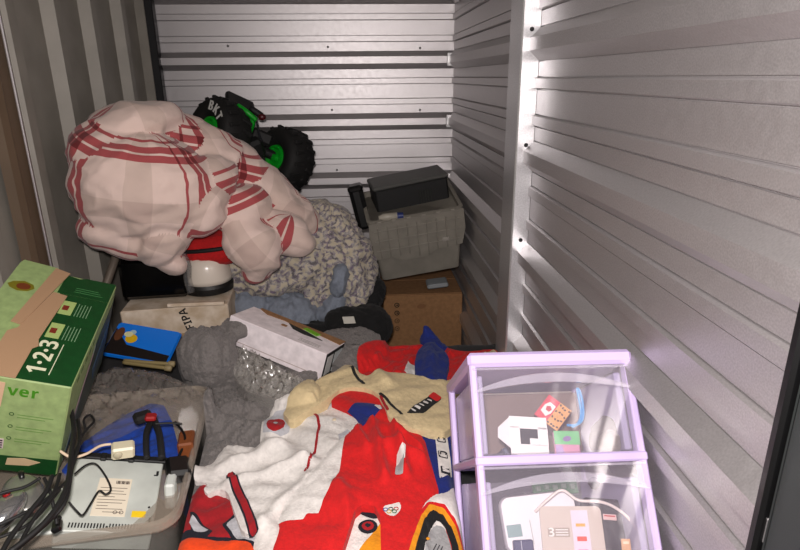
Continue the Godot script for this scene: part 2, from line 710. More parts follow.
func _ready() -> void:
	# camera: held at eye height just outside the open door, tilted down
	var cam := Camera3D.new()
	cam.name = "camera"
	add_child(cam)
	cam.transform = Transform3D(Basis(Vector3(0.99736, -0.00961, 0.07201), Vector3(0.03201, 0.94794, -0.31685), Vector3(-0.06522, 0.31831, 0.94574)).orthonormalized(), Vector3(0, 1.6, 0))
	cam.fov = 49.9
	cam.near = 0.05
	cam.far = 60.0
	cam.current = true
	# sky: bright overcast day outside the door
	var we := WorldEnvironment.new()
	we.name = "environment"
	var env := Environment.new()
	env.background_mode = Environment.BG_SKY
	var sky := Sky.new()
	var sm := ProceduralSkyMaterial.new()
	sm.sky_top_color = Color(0.80, 0.83, 0.88)
	sm.sky_horizon_color = Color(0.86, 0.87, 0.88)
	sm.ground_bottom_color = Color(0.40, 0.39, 0.38)
	sm.ground_horizon_color = Color(0.55, 0.55, 0.54)
	sm.sky_energy_multiplier = SKYE
	sm.ground_energy_multiplier = SKYE
	sky.sky_material = sm
	env.sky = sky
	env.tonemap_mode = Environment.TONE_MAPPER_LINEAR
	env.tonemap_exposure = 1.0
	env.sdfgi_enabled = true
	env.ssao_enabled = true
	env.ssil_enabled = true
	we.environment = env
	add_child(we)
	# the photographer's flash, beside the lens
	var flash := OmniLight3D.new()
	flash.name = "camera_flash"
	flash.position = Vector3(-0.02, 1.67, -0.03)
	flash.light_color = Color(1.0, 0.965, 0.95)
	flash.light_energy = FLASHE
	flash.light_size = 0.03
	flash.omni_range = 12.0
	flash.omni_attenuation = 2.0
	flash.shadow_enabled = true
	add_child(flash)

	hgrid.resize(hn * hm)
	for j in hm:
		for i in hn:
			var x := hx0 + i * 0.01
			var z := hz0 + j * 0.01
			hgrid[j * hn + i] = heap(x, z) if z > -2.05 and z < -0.72 and x < 0.47 else 0.0
	make_materials()
	build_room()
	build_bedding()
	build_back_corner()
	build_left_corner()
	build_heap()
	build_jerseys()
	build_cart()

const SKYE := 0.62
const FLASHE := 2.45

func make_materials() -> void:
	# galvanised sheet: fine spangle over faint smears
	var gal := textured(Color(0.82, 0.805, 0.81), 0.42, 0.85, noise_tex("spangle", 0.16, 3, Color(0.86, 0.86, 0.86), Color(1, 1, 1), 512, FastNoiseLite.TYPE_SIMPLEX_SMOOTH, 4), 3.0)
	gal.roughness_texture = noise_tex("spangle_r", 0.05, 11, Color(0.86, 0.86, 0.86), Color(1, 1, 1))
	gal.roughness = 0.50
	gal.uv1_world_triplanar = true
	M.galv = gal
	var painted := textured(Color(0.56, 0.54, 0.505), 0.55, 0.1, noise_tex("chalk", 0.02, 21, Color(0.88, 0.88, 0.88), Color(1, 1, 1)), 1.0)
	M.painted = painted
	M.steel_dark = textured(Color(0.10, 0.10, 0.11), 0.55, 0.3, noise_tex("chalk", 0.02, 21, Color(0.88, 0.88, 0.88), Color(1, 1, 1)), 1.0)
	M.brown_steel = textured(Color(0.40, 0.33, 0.26), 0.6, 0.1, noise_tex("chalk", 0.02, 21, Color(0.88, 0.88, 0.88), Color(1, 1, 1)), 1.0)
	M.concrete = textured(Color(0.50, 0.49, 0.47), 0.9, 0.0, noise_tex("grit", 0.03, 31, Color(0.75, 0.75, 0.75), Color(1, 1, 1), 512, FastNoiseLite.TYPE_SIMPLEX_SMOOTH, 5), 0.8)
	M.kraft = textured(Color(0.60, 0.44, 0.29), 0.85, 0.0, noise_tex("paper", 0.05, 41, Color(0.86, 0.86, 0.86), Color(1, 1, 1), 256, FastNoiseLite.TYPE_SIMPLEX_SMOOTH, 5), 3.0)
	M.tape = mat(Color(0.66, 0.53, 0.41), 0.4)
	M.screw = mat(Color(0.5, 0.5, 0.5), 0.4, 0.8)
	M.black = mat(Color(0.035, 0.035, 0.038), 0.35)
	M.rubber = mat(Color(0.05, 0.047, 0.045), 0.75)
	M.matte_black = mat(Color(0.05, 0.05, 0.052), 0.65)
	M.white = mat(Color(0.86, 0.85, 0.83), 0.5)
	M.lavender = mat(Color(0.72, 0.65, 0.81), 0.35)
	M.green_plastic = mat(Color(0.02, 0.60, 0.12), 0.4)
	M.silver = mat(Color(0.72, 0.72, 0.72), 0.3, 0.6)

func wall_profile(y0: float, y1: float, thick: float) -> PackedVector2Array:
	# ribbed sheet seen end on: x towards the room, y up; a high rib every 29 cm with two low ribs between
	var pts := []
	var c := 1.678 - 0.2945 * 7.0
	while c < y1 + 0.3:
		# the sheet is lapped and folded: each rib has a sharp crease groove at its foot
		var q_list := [[-0.0445, 0.0], [-0.0443, -0.005], [-0.0420, -0.005], [-0.0418, 0.0], [-0.016, 0.028], [0.016, 0.028], [0.0418, 0.0], [0.0420, -0.005], [0.0443, -0.005], [0.0445, 0.0]]
		for m in [0.0985, 0.196]:
			q_list += [[m - 0.0180, 0.0], [m - 0.0178, -0.006], [m - 0.0152, -0.006], [m - 0.0150, 0.0], [m - 0.0120, 0.008], [m + 0.0120, 0.008], [m + 0.0150, 0.0], [m + 0.0152, -0.006], [m + 0.0178, -0.006], [m + 0.0180, 0.0]]
		for q in q_list:
			pts.append(Vector2(q[1], c + q[0]))
		c += 0.2945
	var poly := PackedVector2Array([Vector2(-thick, y0), Vector2(0, y0)])
	for p in pts:
		if p.y > y0 + 0.001 and p.y < y1 - 0.001:
			poly.append(p)
	poly.append(Vector2(0, y1))
	poly.append(Vector2(-thick, y1))
	return poly

func build_room() -> void:
	struct("floor", rbox(Vector3(1.75, 0.12, 2.75), 0.002), M.concrete, "bare concrete floor of the storage unit under the heap", "floor", T(Vector3(-0.24, -0.06, -1.82)))
	struct("ground_apron", rbox(Vector3(16, 0.1, 8.0), 0.002), M.concrete, "concrete apron outside the open door", "ground", T(Vector3(-0.24, -0.07, 3.56)))
	struct("ceiling", rbox(Vector3(1.75, 0.06, 2.75), 0.002), M.painted, "metal ceiling of the storage unit", "ceiling", T(Vector3(-0.24, 2.53, -1.82)))
	# back wall: three ribbed sheets, one above the other
	var wb := Node3D.new()
	wb.name = "wall_back"
	add_child(wb)
	tagged(wb, "ribbed galvanised steel wall at the back of the unit", "wall")
	wb.set_meta("kind", "structure")
	var cuts := [0.0, 0.72, 1.6, 2.5]
	for i in 3:
		part(wb, "steel_sheet", prism(wall_profile(cuts[i], cuts[i + 1], 0.05), 1.50), M.galv, Transform3D(Basis(Vector3(0, 0, 1), Vector3.UP, Vector3(-1, 0, 0)), Vector3(0.51, 0, -3.1)))
	var cap := lathe([Vector2(0, 0), Vector2(0.006, 0), Vector2(0.006, 0.002), Vector2(0.0035, 0.005), Vector2(0, 0.0055)], 8)
	for s in [Vector3(-0.127, 1.740, -3.100), Vector3(-0.121, 1.444, -3.100), Vector3(-0.109, 1.143, -3.100), Vector3(-0.105, 1.107, -3.100), Vector3(-0.605, 1.747, -3.100), Vector3(0.324, 1.732, -3.100), Vector3(0.324, 1.438, -3.100)]:
		part(wb, "screw", cap, M.screw, T(s + Vector3(0, 0, 0.0005), Vector3(90, 0, 0)))
	# right wall
	var wr := Node3D.new()
	wr.name = "wall_right"
	add_child(wr)
	tagged(wr, "ribbed galvanised steel side wall beside the drawer cart", "wall")
	wr.set_meta("kind", "structure")
	for i in 3:
		part(wr, "steel_sheet", prism(wall_profile(cuts[i], cuts[i + 1], 0.05), 1.40), M.galv, Transform3D(Basis(Vector3(-1, 0, 0), Vector3.UP, Vector3(0, 0, -1)), Vector3(0.492, 0, -1.72)))
		part(wr, "steel_sheet", prism(wall_profile(cuts[i], cuts[i + 1], 0.05), 1.25), M.galv, Transform3D(Basis(Vector3(-1, 0, 0), Vector3.UP, Vector3(0, 0, -1)), Vector3(0.492, 0, -0.47)))
	# corner clips where the high ribs meet
	for n in 3:
		var y := 1.678 - 0.2945 * n
		part(wr, "corner_clip", boxes([[Vector3(0, 0, 0), Vector3(0.028, 0.062, 0.006)], [Vector3(0.012, 0, 0.016), Vector3(0.004, 0.062, 0.03)]], 0.002), mat(Color(0.85, 0.85, 0.85), 0.3, 0.7), T(Vector3(0.468, y, -3.062)))
	# hat channel post standing on the right wall
	var post := Node3D.new()
	post.name = "trim_1"
	add_child(post)
	tagged(post, "galvanised steel hat channel post standing against the right wall", "post")
	post.set_meta("kind", "structure")
	post.position = Vector3(0.492, 0, -1.70)
	var hat := PackedVector2Array([Vector2(-0.001, -0.05), Vector2(-0.046, -0.05), Vector2(-0.05, -0.046), Vector2(-0.05, 0.078), Vector2(-0.034, 0.078), Vector2(-0.034, 0.073), Vector2(-0.045, 0.073), Vector2(-0.045, -0.044), Vector2(-0.001, -0.044)])
	var face := textured(Color(0.86, 0.86, 0.87), 0.36, 0.7, noise_tex("spangle", 0.06, 3, Color.WHITE, Color.WHITE), 2.0, normal_tex("dent_n", 0.02, 61, 2.0), 0.08)
	face.uv1_world_triplanar = true
	part(post, "channel", prism(hat, 2.5), face, Transform3D(Basis(Vector3(1, 0, 0), Vector3(0, 0, -1), Vector3(0, 1, 0)), Vector3.ZERO))
	for p in [Vector3(0.468, 1.715, -1.650), Vector3(0.470, 1.415, -1.650), Vector3(0.470, 1.141, -1.650)]:
		part(post, "screw", cap, M.steel_dark, T(Vector3(p.x - 0.492, p.y, 0.05), Vector3(90, 0, 0)))
	# left wall: upright ribs, grey painted
	var wl := Node3D.new()
	wl.name = "wall_left"
	add_child(wl)
	tagged(wl, "grey painted side wall with upright ribs", "wall")
	wl.set_meta("kind", "structure")
	var zs := [-3.035, -2.735, -2.425, -2.137, -1.845, -1.55, -1.26, -0.97, -0.635]
	for n in zs.size() - 1:
		# one trapezoid rib and the flat beside it, in plan: x into the room, y = depth going away
		var a: float = -zs[n + 1]
		var b: float = -zs[n]
		var prof := PackedVector2Array([Vector2(-0.06, a), Vector2(-0.012, a), Vector2(0.028, a + 0.015), Vector2(0.028, a + 0.06), Vector2(-0.012, a + 0.075), Vector2(-0.012, b), Vector2(-0.06, b)])
		part(wl, "rib_panel", prism(prof, 2.5), M.painted, Transform3D(Basis(Vector3(1, 0, 0), Vector3(0, 0, -1), Vector3(0, 1, 0)), Vector3(-0.985, 0, 0)))
	part(wl, "end_panel", rbox(Vector3(0.06, 2.5, 0.10), 0.002), M.painted, T(Vector3(-0.985, 1.25, -3.085)))
	part(wl, "front_panel", rbox(Vector3(0.05, 2.5, 0.18), 0.002), M.painted, T(Vector3(-1.02, 1.25, -0.545)))
	struct("trim_2", rbox(Vector3(0.05, 2.5, 0.05), 0.004), M.steel_dark, "dark upright corner angle between left and back walls", "trim", T(Vector3(-0.945, 1.25, -3.065)))
	# upright brown post on the left wall, near the green box
	var lp := struct("trim_3", prism(PackedVector2Array([Vector2(0, -0.06), Vector2(0.025, -0.055), Vector2(0.032, -0.03), Vector2(0.022, -0.01), Vector2(0.022, 0.05), Vector2(0.0, 0.12)]), 2.5), M.brown_steel, "brownish upright channel on the left wall above the green box", "post", Transform3D(Basis(Vector3(1, 0, 0), Vector3(0, 0, -1), Vector3(0, 1, 0)), Vector3(-0.985, 0, -1.78)))
	part(lp, "edge_bead", rbox(Vector3(0.006, 2.5, 0.008), 0.002), M.galv, Transform3D(Basis(Vector3(1, 0, 0), Vector3(0, 0, 1), Vector3(0, -1, 0)), Vector3(0.032, 0.03, 1.25)))
	# door track at the right jamb, front piers and header
	var tr := Node3D.new()
	tr.name = "door_1"
	add_child(tr)
	tagged(tr, "black door track and seal at the right edge of the doorway", "door frame")
	tr.set_meta("kind", "structure")
	part(tr, "rubber_seal", rbox(Vector3(0.034, 2.3, 0.016), 0.004), M.black, T(Vector3(0.472, 1.15, -0.540)))
	part(tr, "track", boxes([[Vector3(0, 0, 0), Vector3(0.03, 2.3, 0.006)], [Vector3(-0.013, 0, 0.025), Vector3(0.004, 2.3, 0.05)], [Vector3(0, 0, 0.05), Vector3(0.03, 2.3, 0.006)]], 0.001), mat(Color(0.22, 0.24, 0.24), 0.45, 0.5), T(Vector3(0.478, 1.15, -0.527)))
	struct("wall_front", boxes([[Vector3(-1.6, 1.3, -0.42), Vector3(1.3, 2.6, 0.08)], [Vector3(1.12, 1.3, -0.42), Vector3(1.24, 2.6, 0.08)], [Vector3(-0.24, 2.45, -0.42), Vector3(1.5, 0.3, 0.08)]], 0.003), M.painted, "outer wall round the open doorway", "wall")

func plaid() -> ImageTexture:
	# woven check, 46 cm repeat: cream ground, paired red bands, a single red line, a dull beige band
	var n := 512
	var im := Image.create(n, n, true, Image.FORMAT_RGB8)
	var cream := Color(0.85, 0.76, 0.72)
	var red := Color(0.58, 0.17, 0.19)
	var dull := Color(0.70, 0.61, 0.57)
	var su := PackedFloat32Array()
	var sv := PackedFloat32Array()
	var du := PackedFloat32Array()
	var dv := PackedFloat32Array()
	for i in n:
		var u := float(i) / n
		var band := (u > 0.055 and u < 0.118) or (u > 0.137 and u < 0.20)
		su.append(1.0 if band or (u > 0.93 and u < 0.957) else 0.0)
		sv.append(1.0 if band or (u > 0.255 and u < 0.285) else 0.0)
		du.append(1.0 if u > 0.52 and u < 0.70 else 0.0)
		dv.append(1.0 if u > 0.56 and u < 0.74 else 0.0)
	for y in n:
		for x in n:
			var k := 0.36 * (du[x] + dv[y])
			var c := cream.lerp(dull, k)
			var over := (x / 3 + y / 3) % 2 == 0
			var r := 0.0
			if su[x] > 0.0 and sv[y] > 0.0:
				r = 1.25
			elif su[x] > 0.0 or sv[y] > 0.0:
				r = 0.88 if over else 0.72
			c = c.lerp(red, minf(r, 1.0))
			if r > 1.0:
				c = c * 0.72
			im.set_pixel(x, y, c)
	im.generate_mipmaps()
	return ImageTexture.create_from_image(im)

func floral() -> ImageTexture:
	# mottled print: cream, slate and dull violet leaves
	var n := 512
	var a := FastNoiseLite.new()
	a.seed = 71
	a.frequency = 0.03
	a.noise_type = FastNoiseLite.TYPE_SIMPLEX_SMOOTH
	a.fractal_octaves = 4
	a.domain_warp_enabled = true
	a.domain_warp_amplitude = 40.0
	a.domain_warp_frequency = 0.02
	var b := FastNoiseLite.new()
	b.seed = 72
	b.frequency = 0.016
	b.domain_warp_enabled = true
	b.domain_warp_amplitude = 30.0
	b.domain_warp_frequency = 0.03
	var ia := a.get_seamless_image(n, n)
	var ib := b.get_seamless_image(n, n)
	var im := Image.create(n, n, true, Image.FORMAT_RGB8)
	for y in n:
		for x in n:
			var u: float = ia.get_pixel(x, y).r
			var v: float = ib.get_pixel(x, y).r
			var c := Color(0.54, 0.52, 0.51)
			if u > 0.56:
				c = Color(0.70, 0.66, 0.58)
			elif u > 0.50:
				c = Color(0.62, 0.60, 0.60)
			elif u < 0.36:
				c = Color(0.37, 0.35, 0.36) if v > 0.45 else Color(0.42, 0.37, 0.44)
			elif v > 0.62:
				c = Color(0.49, 0.44, 0.49)
			im.set_pixel(x, y, c)
	im.generate_mipmaps()
	return ImageTexture.create_from_image(im)

func uv_mat(t: Texture2D, repeat: float, rough := 0.92) -> StandardMaterial3D:
	var m := mat(Color.WHITE, rough)
	m.albedo_texture = t
	m.uv1_scale = Vector3(1.0 / repeat, 1.0 / repeat, 1)
	m.rim_enabled = true
	m.rim = 0.3
	return m

func build_bedding() -> void:
	# plaid comforter bundled up against the left wall
	var cm := uv_mat(plaid(), 0.46)
	cm.normal_enabled = false
	var P := 0.46
	var lobes := [
		[Vector3(-0.697, 1.266, -1.960), rz(-8), Vector3(0.225, 0.175, 0.16), Vector2(0.53, 0.766) * P, 0.0],
		[Vector3(-0.770, 1.352, -2.000), rz(-25), Vector3(0.15, 0.12, 0.15), Vector2(0.40, 0.02) * P, 0.0],
		[Vector3(-0.735, 1.454, -2.060), rz(12), Vector3(0.16, 0.075, 0.14), Vector2(0.35, 0.40) * P, 0.0],
		[Vector3(-0.650, 1.408, -2.160), rz(-14), Vector3(0.18, 0.085, 0.15), Vector2(0.78, 0.10) * P, 0.0],
		[Vector3(-0.518, 1.329, -2.220), rz(-24), Vector3(0.19, 0.09, 0.14), Vector2(0.866, 0.10) * P, 0.0],
		[Vector3(-0.379, 1.216, -2.260), rz(-38), Vector3(0.18, 0.085, 0.12), Vector2(0.40, 0.28) * P, 0.0],
		[Vector3(-0.264, 1.114, -2.240), rz(-34), Vector3(0.12, 0.07, 0.1), Vector2(0.58, 0.58) * P, 0.0],
		[Vector3(-0.281, 1.059, -2.120), rz(-25), Vector3(0.125, 0.072, 0.08), Vector2(0.12, 0.58) * P, 0.0],
		[Vector3(-0.507, 1.274, -2.040), rz(15), Vector3(0.10, 0.075, 0.10), Vector2(0.46, 0.22) * P, 0.0],
		[Vector3(-0.525, 1.195, -1.980), rz(60), Vector3(0.10, 0.08, 0.10), Vector2(0.32, 0.65) * P, 0.0],
		[Vector3(-0.647, 1.113, -1.950), rz(55), Vector3(0.11, 0.08, 0.10), Vector2(0.58, 0.60) * P, 0.0],
		[Vector3(-0.638, 1.006, -1.960), rz(-25), Vector3(0.045, 0.035, 0.05), Vector2(0.4, 0.75) * P, 0.0],
		[Vector3(-0.786, 1.118, -1.960), rz(-14), Vector3(0.13, 0.08, 0.11), Vector2(0.40, 0.36) * P, 0.0],
		[Vector3(-0.377, 1.046, -2.040), rz(-55), Vector3(0.115, 0.09, 0.085), Vector2(0.58, 0.66) * P, 0.0],
		[Vector3(-0.423, 1.156, -2.100), rz(20), Vector3(0.11, 0.08, 0.10), Vector2(0.33, 0.03) * P, 0.0],
		[Vector3(-0.355, 0.973, -2.060), rz(50), Vector3(0.085, 0.05, 0.07), Vector2(0.34, 0.40) * P, 0.0],
		[Vector3(-0.628, 1.310, -2.160), rz(0), Vector3(0.22, 0.16, 0.14), Vector2(0.3, 0.3) * P, 0.0],
	]
	tagged(part(self, "comforter", puffy(lobes, 0.009, 0.016, 0.009, 3.5, 81, Vector3(1.0, 1.6, 1.0)), cm), "cream comforter with red plaid stripes bundled against the left wall", "comforter")

	# mottled throw with a slate lining, right of the comforter
	var th := thing("floral_throw", "grey and violet mottled throw slumped below the plaid comforter", "blanket")
	var fm := uv_mat(floral(), 0.44)
	fm.normal_enabled = false
	var tl := [
		[Vector3(-0.173, 0.968, -2.360), rz(-20), Vector3(0.17, 0.16, 0.14), Vector2(0, 0), 0.0],
		[Vector3(-0.061, 0.894, -2.340), rz(-60), Vector3(0.15, 0.11, 0.13), Vector2(0.1, 0.2), 30.0],
		[Vector3(-0.040, 0.789, -2.300), rz(-80), Vector3(0.13, 0.085, 0.11), Vector2(0.3, 0.1), 50.0],
		[Vector3(-0.251, 0.901, -2.280), rz(10), Vector3(0.15, 0.10, 0.12), Vector2(0.2, 0.3), 0.0],
		[Vector3(-0.388, 0.859, -2.220), rz(-4), Vector3(0.17, 0.055, 0.10), Vector2(0.15, 0.05), 0.0],
		[Vector3(-0.242, 1.033, -2.360), rz(-20), Vector3(0.12, 0.09, 0.1), Vector2(0.3, 0.33), 0.0],
		[Vector3(-0.148, 0.804, -2.270), rz(30), Vector3(0.11, 0.075, 0.10), Vector2(0.05, 0.12), 20.0],
		[Vector3(-0.469, 0.933, -2.200), rz(-10), Vector3(0.10, 0.05, 0.08), Vector2(0.18, 0.2), 0.0],
	]
	part(th, "printed_side", puffy(tl, 0.010, 0.022, 0.014, 8.0, 82), fm)
	var ll := [
		[Vector3(-0.439, 0.768, -2.200), rz(-8), Vector3(0.105, 0.065, 0.09), Vector2.ZERO, 0.0],
		[Vector3(-0.276, 0.727, -2.180), rz(-20), Vector3(0.10, 0.065, 0.09), Vector2.ZERO, 0.0],
		[Vector3(-0.130, 0.728, -2.240), rz(50), Vector3(0.085, 0.05, 0.09), Vector2.ZERO, 0.0],
		[Vector3(-0.366, 0.745, -2.220), rz(0), Vector3(0.15, 0.06, 0.09), Vector2.ZERO, 0.0],
		[Vector3(-0.246, 0.692, -2.160), rz(-35), Vector3(0.07, 0.05, 0.07), Vector2.ZERO, 0.0],
		[Vector3(-0.088, 0.850, -2.190), rz(80), Vector3(0.06, 0.03, 0.05), Vector2.ZERO, 0.0],
	]
	part(th, "lining", puffy(ll, 0.010, 0.02, 0.012, 9.0, 83, Vector3(1.6, 0.8, 1.0)), cloth(Color(0.50, 0.53, 0.58)), Transform3D.IDENTITY, "plain slate grey lining")

func wheel(parent: Node3D, xf: Transform3D, lettered: bool) -> void:
	# chunky toy tyre; its axle lies along local y
	var tyre := part(parent, "tyre", lathe([Vector2(0.062, -0.060), Vector2(0.085, -0.072), Vector2(0.118, -0.075), Vector2(0.136, -0.058), Vector2(0.142, -0.03), Vector2(0.143, 0.0), Vector2(0.142, 0.03), Vector2(0.136, 0.058), Vector2(0.118, 0.075), Vector2(0.085, 0.072), Vector2(0.062, 0.060), Vector2(0.055, 0.02), Vector2(0.055, -0.02), Vector2(0.062, -0.060)], 36), M.rubber, xf)
	var lug := rbox(Vector3(0.012, 0.05, 0.018), 0.003)
	for i in 18:
		for s in [-1, 1]:
			var a := TAU * (i + (0.25 if s > 0 else -0.25)) / 18.0
			part(tyre, "tread_lug", lug, M.rubber, Transform3D(Basis(Vector3.UP, -a) * Basis(Vector3.RIGHT, 0.35 * s), Vector3(cos(a) * 0.142, s * 0.033, sin(a) * 0.142)))
	part(tyre, "hub", lathe([Vector2(0, -0.05), Vector2(0.058, -0.055), Vector2(0.06, 0.05), Vector2(0.056, 0.062), Vector2(0.046, 0.064), Vector2(0.038, 0.052), Vector2(0.018, 0.05), Vector2(0.014, 0.066), Vector2(0, 0.068)], 24, true), M.green_plastic, Transform3D.IDENTITY, "bright green wheel hub")
	if lettered:
		var txt := ["B", "K", "T"]
		for i in 3:
			var a := deg_to_rad(100.0 + i * 23.0)
			# letters stand on the sidewall, feet towards the hub
			var out := Vector3(cos(a), 0, sin(a))
			var along := Vector3(-sin(a), 0, cos(a))
			part(tyre, "letter", letters(txt[i], 0.055, 0.002, true), mat(Color(0.80, 0.80, 0.78), 0.6), Transform3D(Basis(along, out, along.cross(out)), out * 0.100 + Vector3(0, 0.0755, 0)))

func build_back_corner() -> void:
	# toy truck lying on the comforter: two wheels on one axle, chassis and green linkage
	var w1: Vector3 = Vector3(-0.588, 1.377, -2.660)
	var w2: Vector3 = Vector3(-0.336, 1.243, -2.760)
	var tt := thing("toy_truck", "black toy monster truck with green hubs lying behind the comforter", "toy truck", T((w1 + w2) * 0.5))
	var ax := Vector3(-0.64, 0.30, 0.70).normalized()
	var side := ax.cross(Vector3.UP).normalized()
	var bas := Basis(side, ax, side.cross(ax))
	wheel(tt, Transform3D(bas, w1 - tt.position), true)
	wheel(tt, Transform3D(bas, w2 - tt.position), false)
	var d := (w2 - w1) * 0.5
	part(tt, "axle", tube([-d, Vector3.ZERO, d], 0.022, 10, 3), M.matte_black)
	part(tt, "gearbox", rbox(Vector3(0.08, 0.09, 0.10), 0.015), M.matte_black, T(Vector3(0.0, 0.0, 0.0), Vector3(20, 30, 20)))
	part(tt, "chassis", rbox(Vector3(0.10, 0.06, 0.26), 0.012), M.matte_black, T(Vector3(0.0, 0.02, -0.12), Vector3(-10, 20, -25)))
	part(tt, "body_panel", rbox(Vector3(0.13, 0.03, 0.12), 0.01), M.matte_black, T(Vector3(-0.507, 1.493, -2.740) - tt.position, Vector3(20, 10, -28)))
	part(tt, "suspension_arm", tube([Vector3(-0.501, 1.488, -2.660) - tt.position, Vector3(-0.462, 1.463, -2.640) - tt.position, Vector3(-0.429, 1.429, -2.650) - tt.position], 0.012, 8), M.green_plastic, Transform3D.IDENTITY, "green suspension arm")
	part(tt, "suspension_arm", tube([Vector3(-0.457, 1.462, -2.660) - tt.position, Vector3(-0.444, 1.421, -2.660) - tt.position, Vector3(-0.464, 1.377, -2.680) - tt.position], 0.010, 8), M.green_plastic)
	part(tt, "shock_absorber", tube([Vector3(-0.452, 1.479, -2.660) - tt.position, Vector3(-0.404, 1.445, -2.660) - tt.position], 0.014, 8, 3), M.matte_black)
	part(tt, "bumper_end", lathe([Vector2(0, -0.014), Vector2(0.014, -0.010), Vector2(0.017, 0), Vector2(0.014, 0.010), Vector2(0, 0.014)], 12), mat(Color(0.28, 0.04, 0.07), 0.4), T(Vector3(-0.401, 1.442, -2.640) - tt.position))
	part(tt, "steering_rod", tube([Vector3(-0.427, 1.420, -2.660) - tt.position, Vector3(-0.426, 1.368, -2.680) - tt.position, Vector3(-0.419, 1.332, -2.700) - tt.position], 0.006, 6), mat(Color(0.25, 0.25, 0.27), 0.4, 0.6))

	# brown carton standing on the floor in the far right corner
	var cb := thing("cardboard_box", "plain brown cardboard box under the grey crate", "box", T(Vector3(0.288, 0, -2.80), Vector3(0, 0, 0)))
	part(cb, "body", rbox(Vector3(0.376, 0.622, 0.40), 0.004), M.kraft, T(Vector3(0, 0.311, 0)))
	part(cb, "flap", rbox(Vector3(0.372, 0.004, 0.19), 0.001), M.kraft, T(Vector3(0, 0.6265, 0.10), Vector3(1.2, 0, 0)))
	part(cb, "flap", rbox(Vector3(0.372, 0.004, 0.19), 0.001), M.kraft, T(Vector3(0, 0.6265, -0.10)))
	var ink := mat(Color(0.10, 0.08, 0.06), 0.9)
	var faint := mat(Color(0.36, 0.26, 0.17), 0.9)
	print_marks(cb, ink, faint)
	# attached-lid style crate, tilted on the carton
	var cr := thing("storage_crate", "grey ribbed plastic crate tilted on the brown cardboard box", "crate", T(Vector3(0.245, 0.925, -2.655), Vector3(14, 5.0, 8.2)))
	var gp := textured(Color(0.55, 0.53, 0.49), 0.6, 0.0, noise_tex("chalk", 0.02, 21, Color.WHITE, Color.WHITE), 2.0)
	part(cr, "body", loft([[0.182, 0.135, 0.02, -0.158], [0.196, 0.147, 0.02, 0.02], [0.20, 0.15, 0.02, 0.15], [0.195, 0.145, 0.018, 0.15], [0.176, 0.13, 0.018, -0.150]]), gp)
	part(cr, "rim", loft([[0.201, 0.151, 0.02, 0.135], [0.209, 0.158, 0.022, 0.137], [0.211, 0.160, 0.022, 0.157], [0.195, 0.146, 0.018, 0.159], [0.194, 0.145, 0.018, 0.135]]), gp)
	var flap := part(cr, "hanging_lid", prism(PackedVector2Array([Vector2(-0.205, 0.155), Vector2(-0.212, 0.06), Vector2(-0.20, -0.03), Vector2(-0.12, -0.028), Vector2(-0.085, -0.056), Vector2(0.035, -0.056), Vector2(0.075, -0.026), Vector2(0.195, -0.02), Vector2(0.212, 0.06), Vector2(0.208, 0.155)]), 0.006), gp, T(Vector3(0, 0, 0.156), Vector3(2, 0, 0)))
	for i in 9:
		part(flap, "rib", rbox(Vector3(0.005, 0.155 if i < 4 or i > 5 else 0.18, 0.008), 0.0015), gp, T(Vector3(-0.17 + i * 0.0425, 0.055 if i < 4 or i > 5 else 0.045, 0.008)))
	for i in 3:
		part(flap, "rail", rbox(Vector3(0.38, 0.005, 0.007), 0.0015), gp, T(Vector3(0, 0.115 - 0.05 * i, 0.008)))
	for i in 6:
		part(flap, "hinge_knuckle", rbox(Vector3(0.022, 0.010, 0.014), 0.003), gp, T(Vector3(-0.16 + i * 0.064, 0.156, 0.002)))
	part(flap, "latch", rbox(Vector3(0.03, 0.018, 0.012), 0.003), mat(Color(0.60, 0.58, 0.55), 0.5), T(Vector3(0.12, 0.02, 0.008)))
	# black equipment stuffed into the crate
	var eq := thing("equipment_case", "black equipment case with a grey edge lying in the crate", "case", T(Vector3(0.233, 1.041, -2.660) + Vector3(0, 0.03, -0.02), Vector3(5, 8, 9)))
	part(eq, "body", rbox(Vector3(0.335, 0.175, 0.16), 0.008), M.matte_black)
	part(eq, "lid", rbox(Vector3(0.345, 0.02, 0.17), 0.006), mat(Color(0.30, 0.30, 0.29), 0.5), T(Vector3(0, 0.095, 0)), "dull grey lid edge")
	for i in 5:
		part(eq, "vent_slot", rbox(Vector3(0.006, 0.06, 0.003), 0.001), mat(Color(0.10, 0.11, 0.09), 0.6), T(Vector3(0.035 + i * 0.012, 0.02, 0.081)))
	var sp := thing("speaker_stand", "black upright bar leaning out of the crate's left side", "equipment", T(Vector3(0.004, 1.042, -2.620), Vector3(5, 0, 12)))
	part(sp, "column", rbox(Vector3(0.062, 0.20, 0.06), 0.018), M.matte_black)
	part(sp, "cap", rbox(Vector3(0.066, 0.03, 0.064), 0.012), M.black, T(Vector3(0, 0.095, 0)))
	var bt := thing("small_bottle", "small white bottle with blue cap lying at the crate's rim", "bottle", T(Vector3(0.121, 1.032, -2.470), Vector3(0, 0, 94)))
	part(bt, "bottle_body", lathe([Vector2(0, -0.04), Vector2(0.016, -0.04), Vector2(0.016, 0.02), Vector2(0.010, 0.03), Vector2(0.010, 0.04), Vector2(0, 0.04)], 14), mat(Color(0.62, 0.60, 0.55), 0.4))
	part(bt, "bottle_cap", lathe([Vector2(0, -0.066), Vector2(0.014, -0.066), Vector2(0.016, -0.04), Vector2(0, -0.04)], 14, true), mat(Color(0.12, 0.18, 0.40), 0.4))
	var wt := thing("paper_packet", "pale paper packet lying on the brown box under the crate", "packet", T(Vector3(0.358, 0.665, -2.640), Vector3(4, 0, 6)))
	part(wt, "packet_body", rbox(Vector3(0.10, 0.022, 0.08), 0.006), mat(Color(0.55, 0.57, 0.58), 0.7))

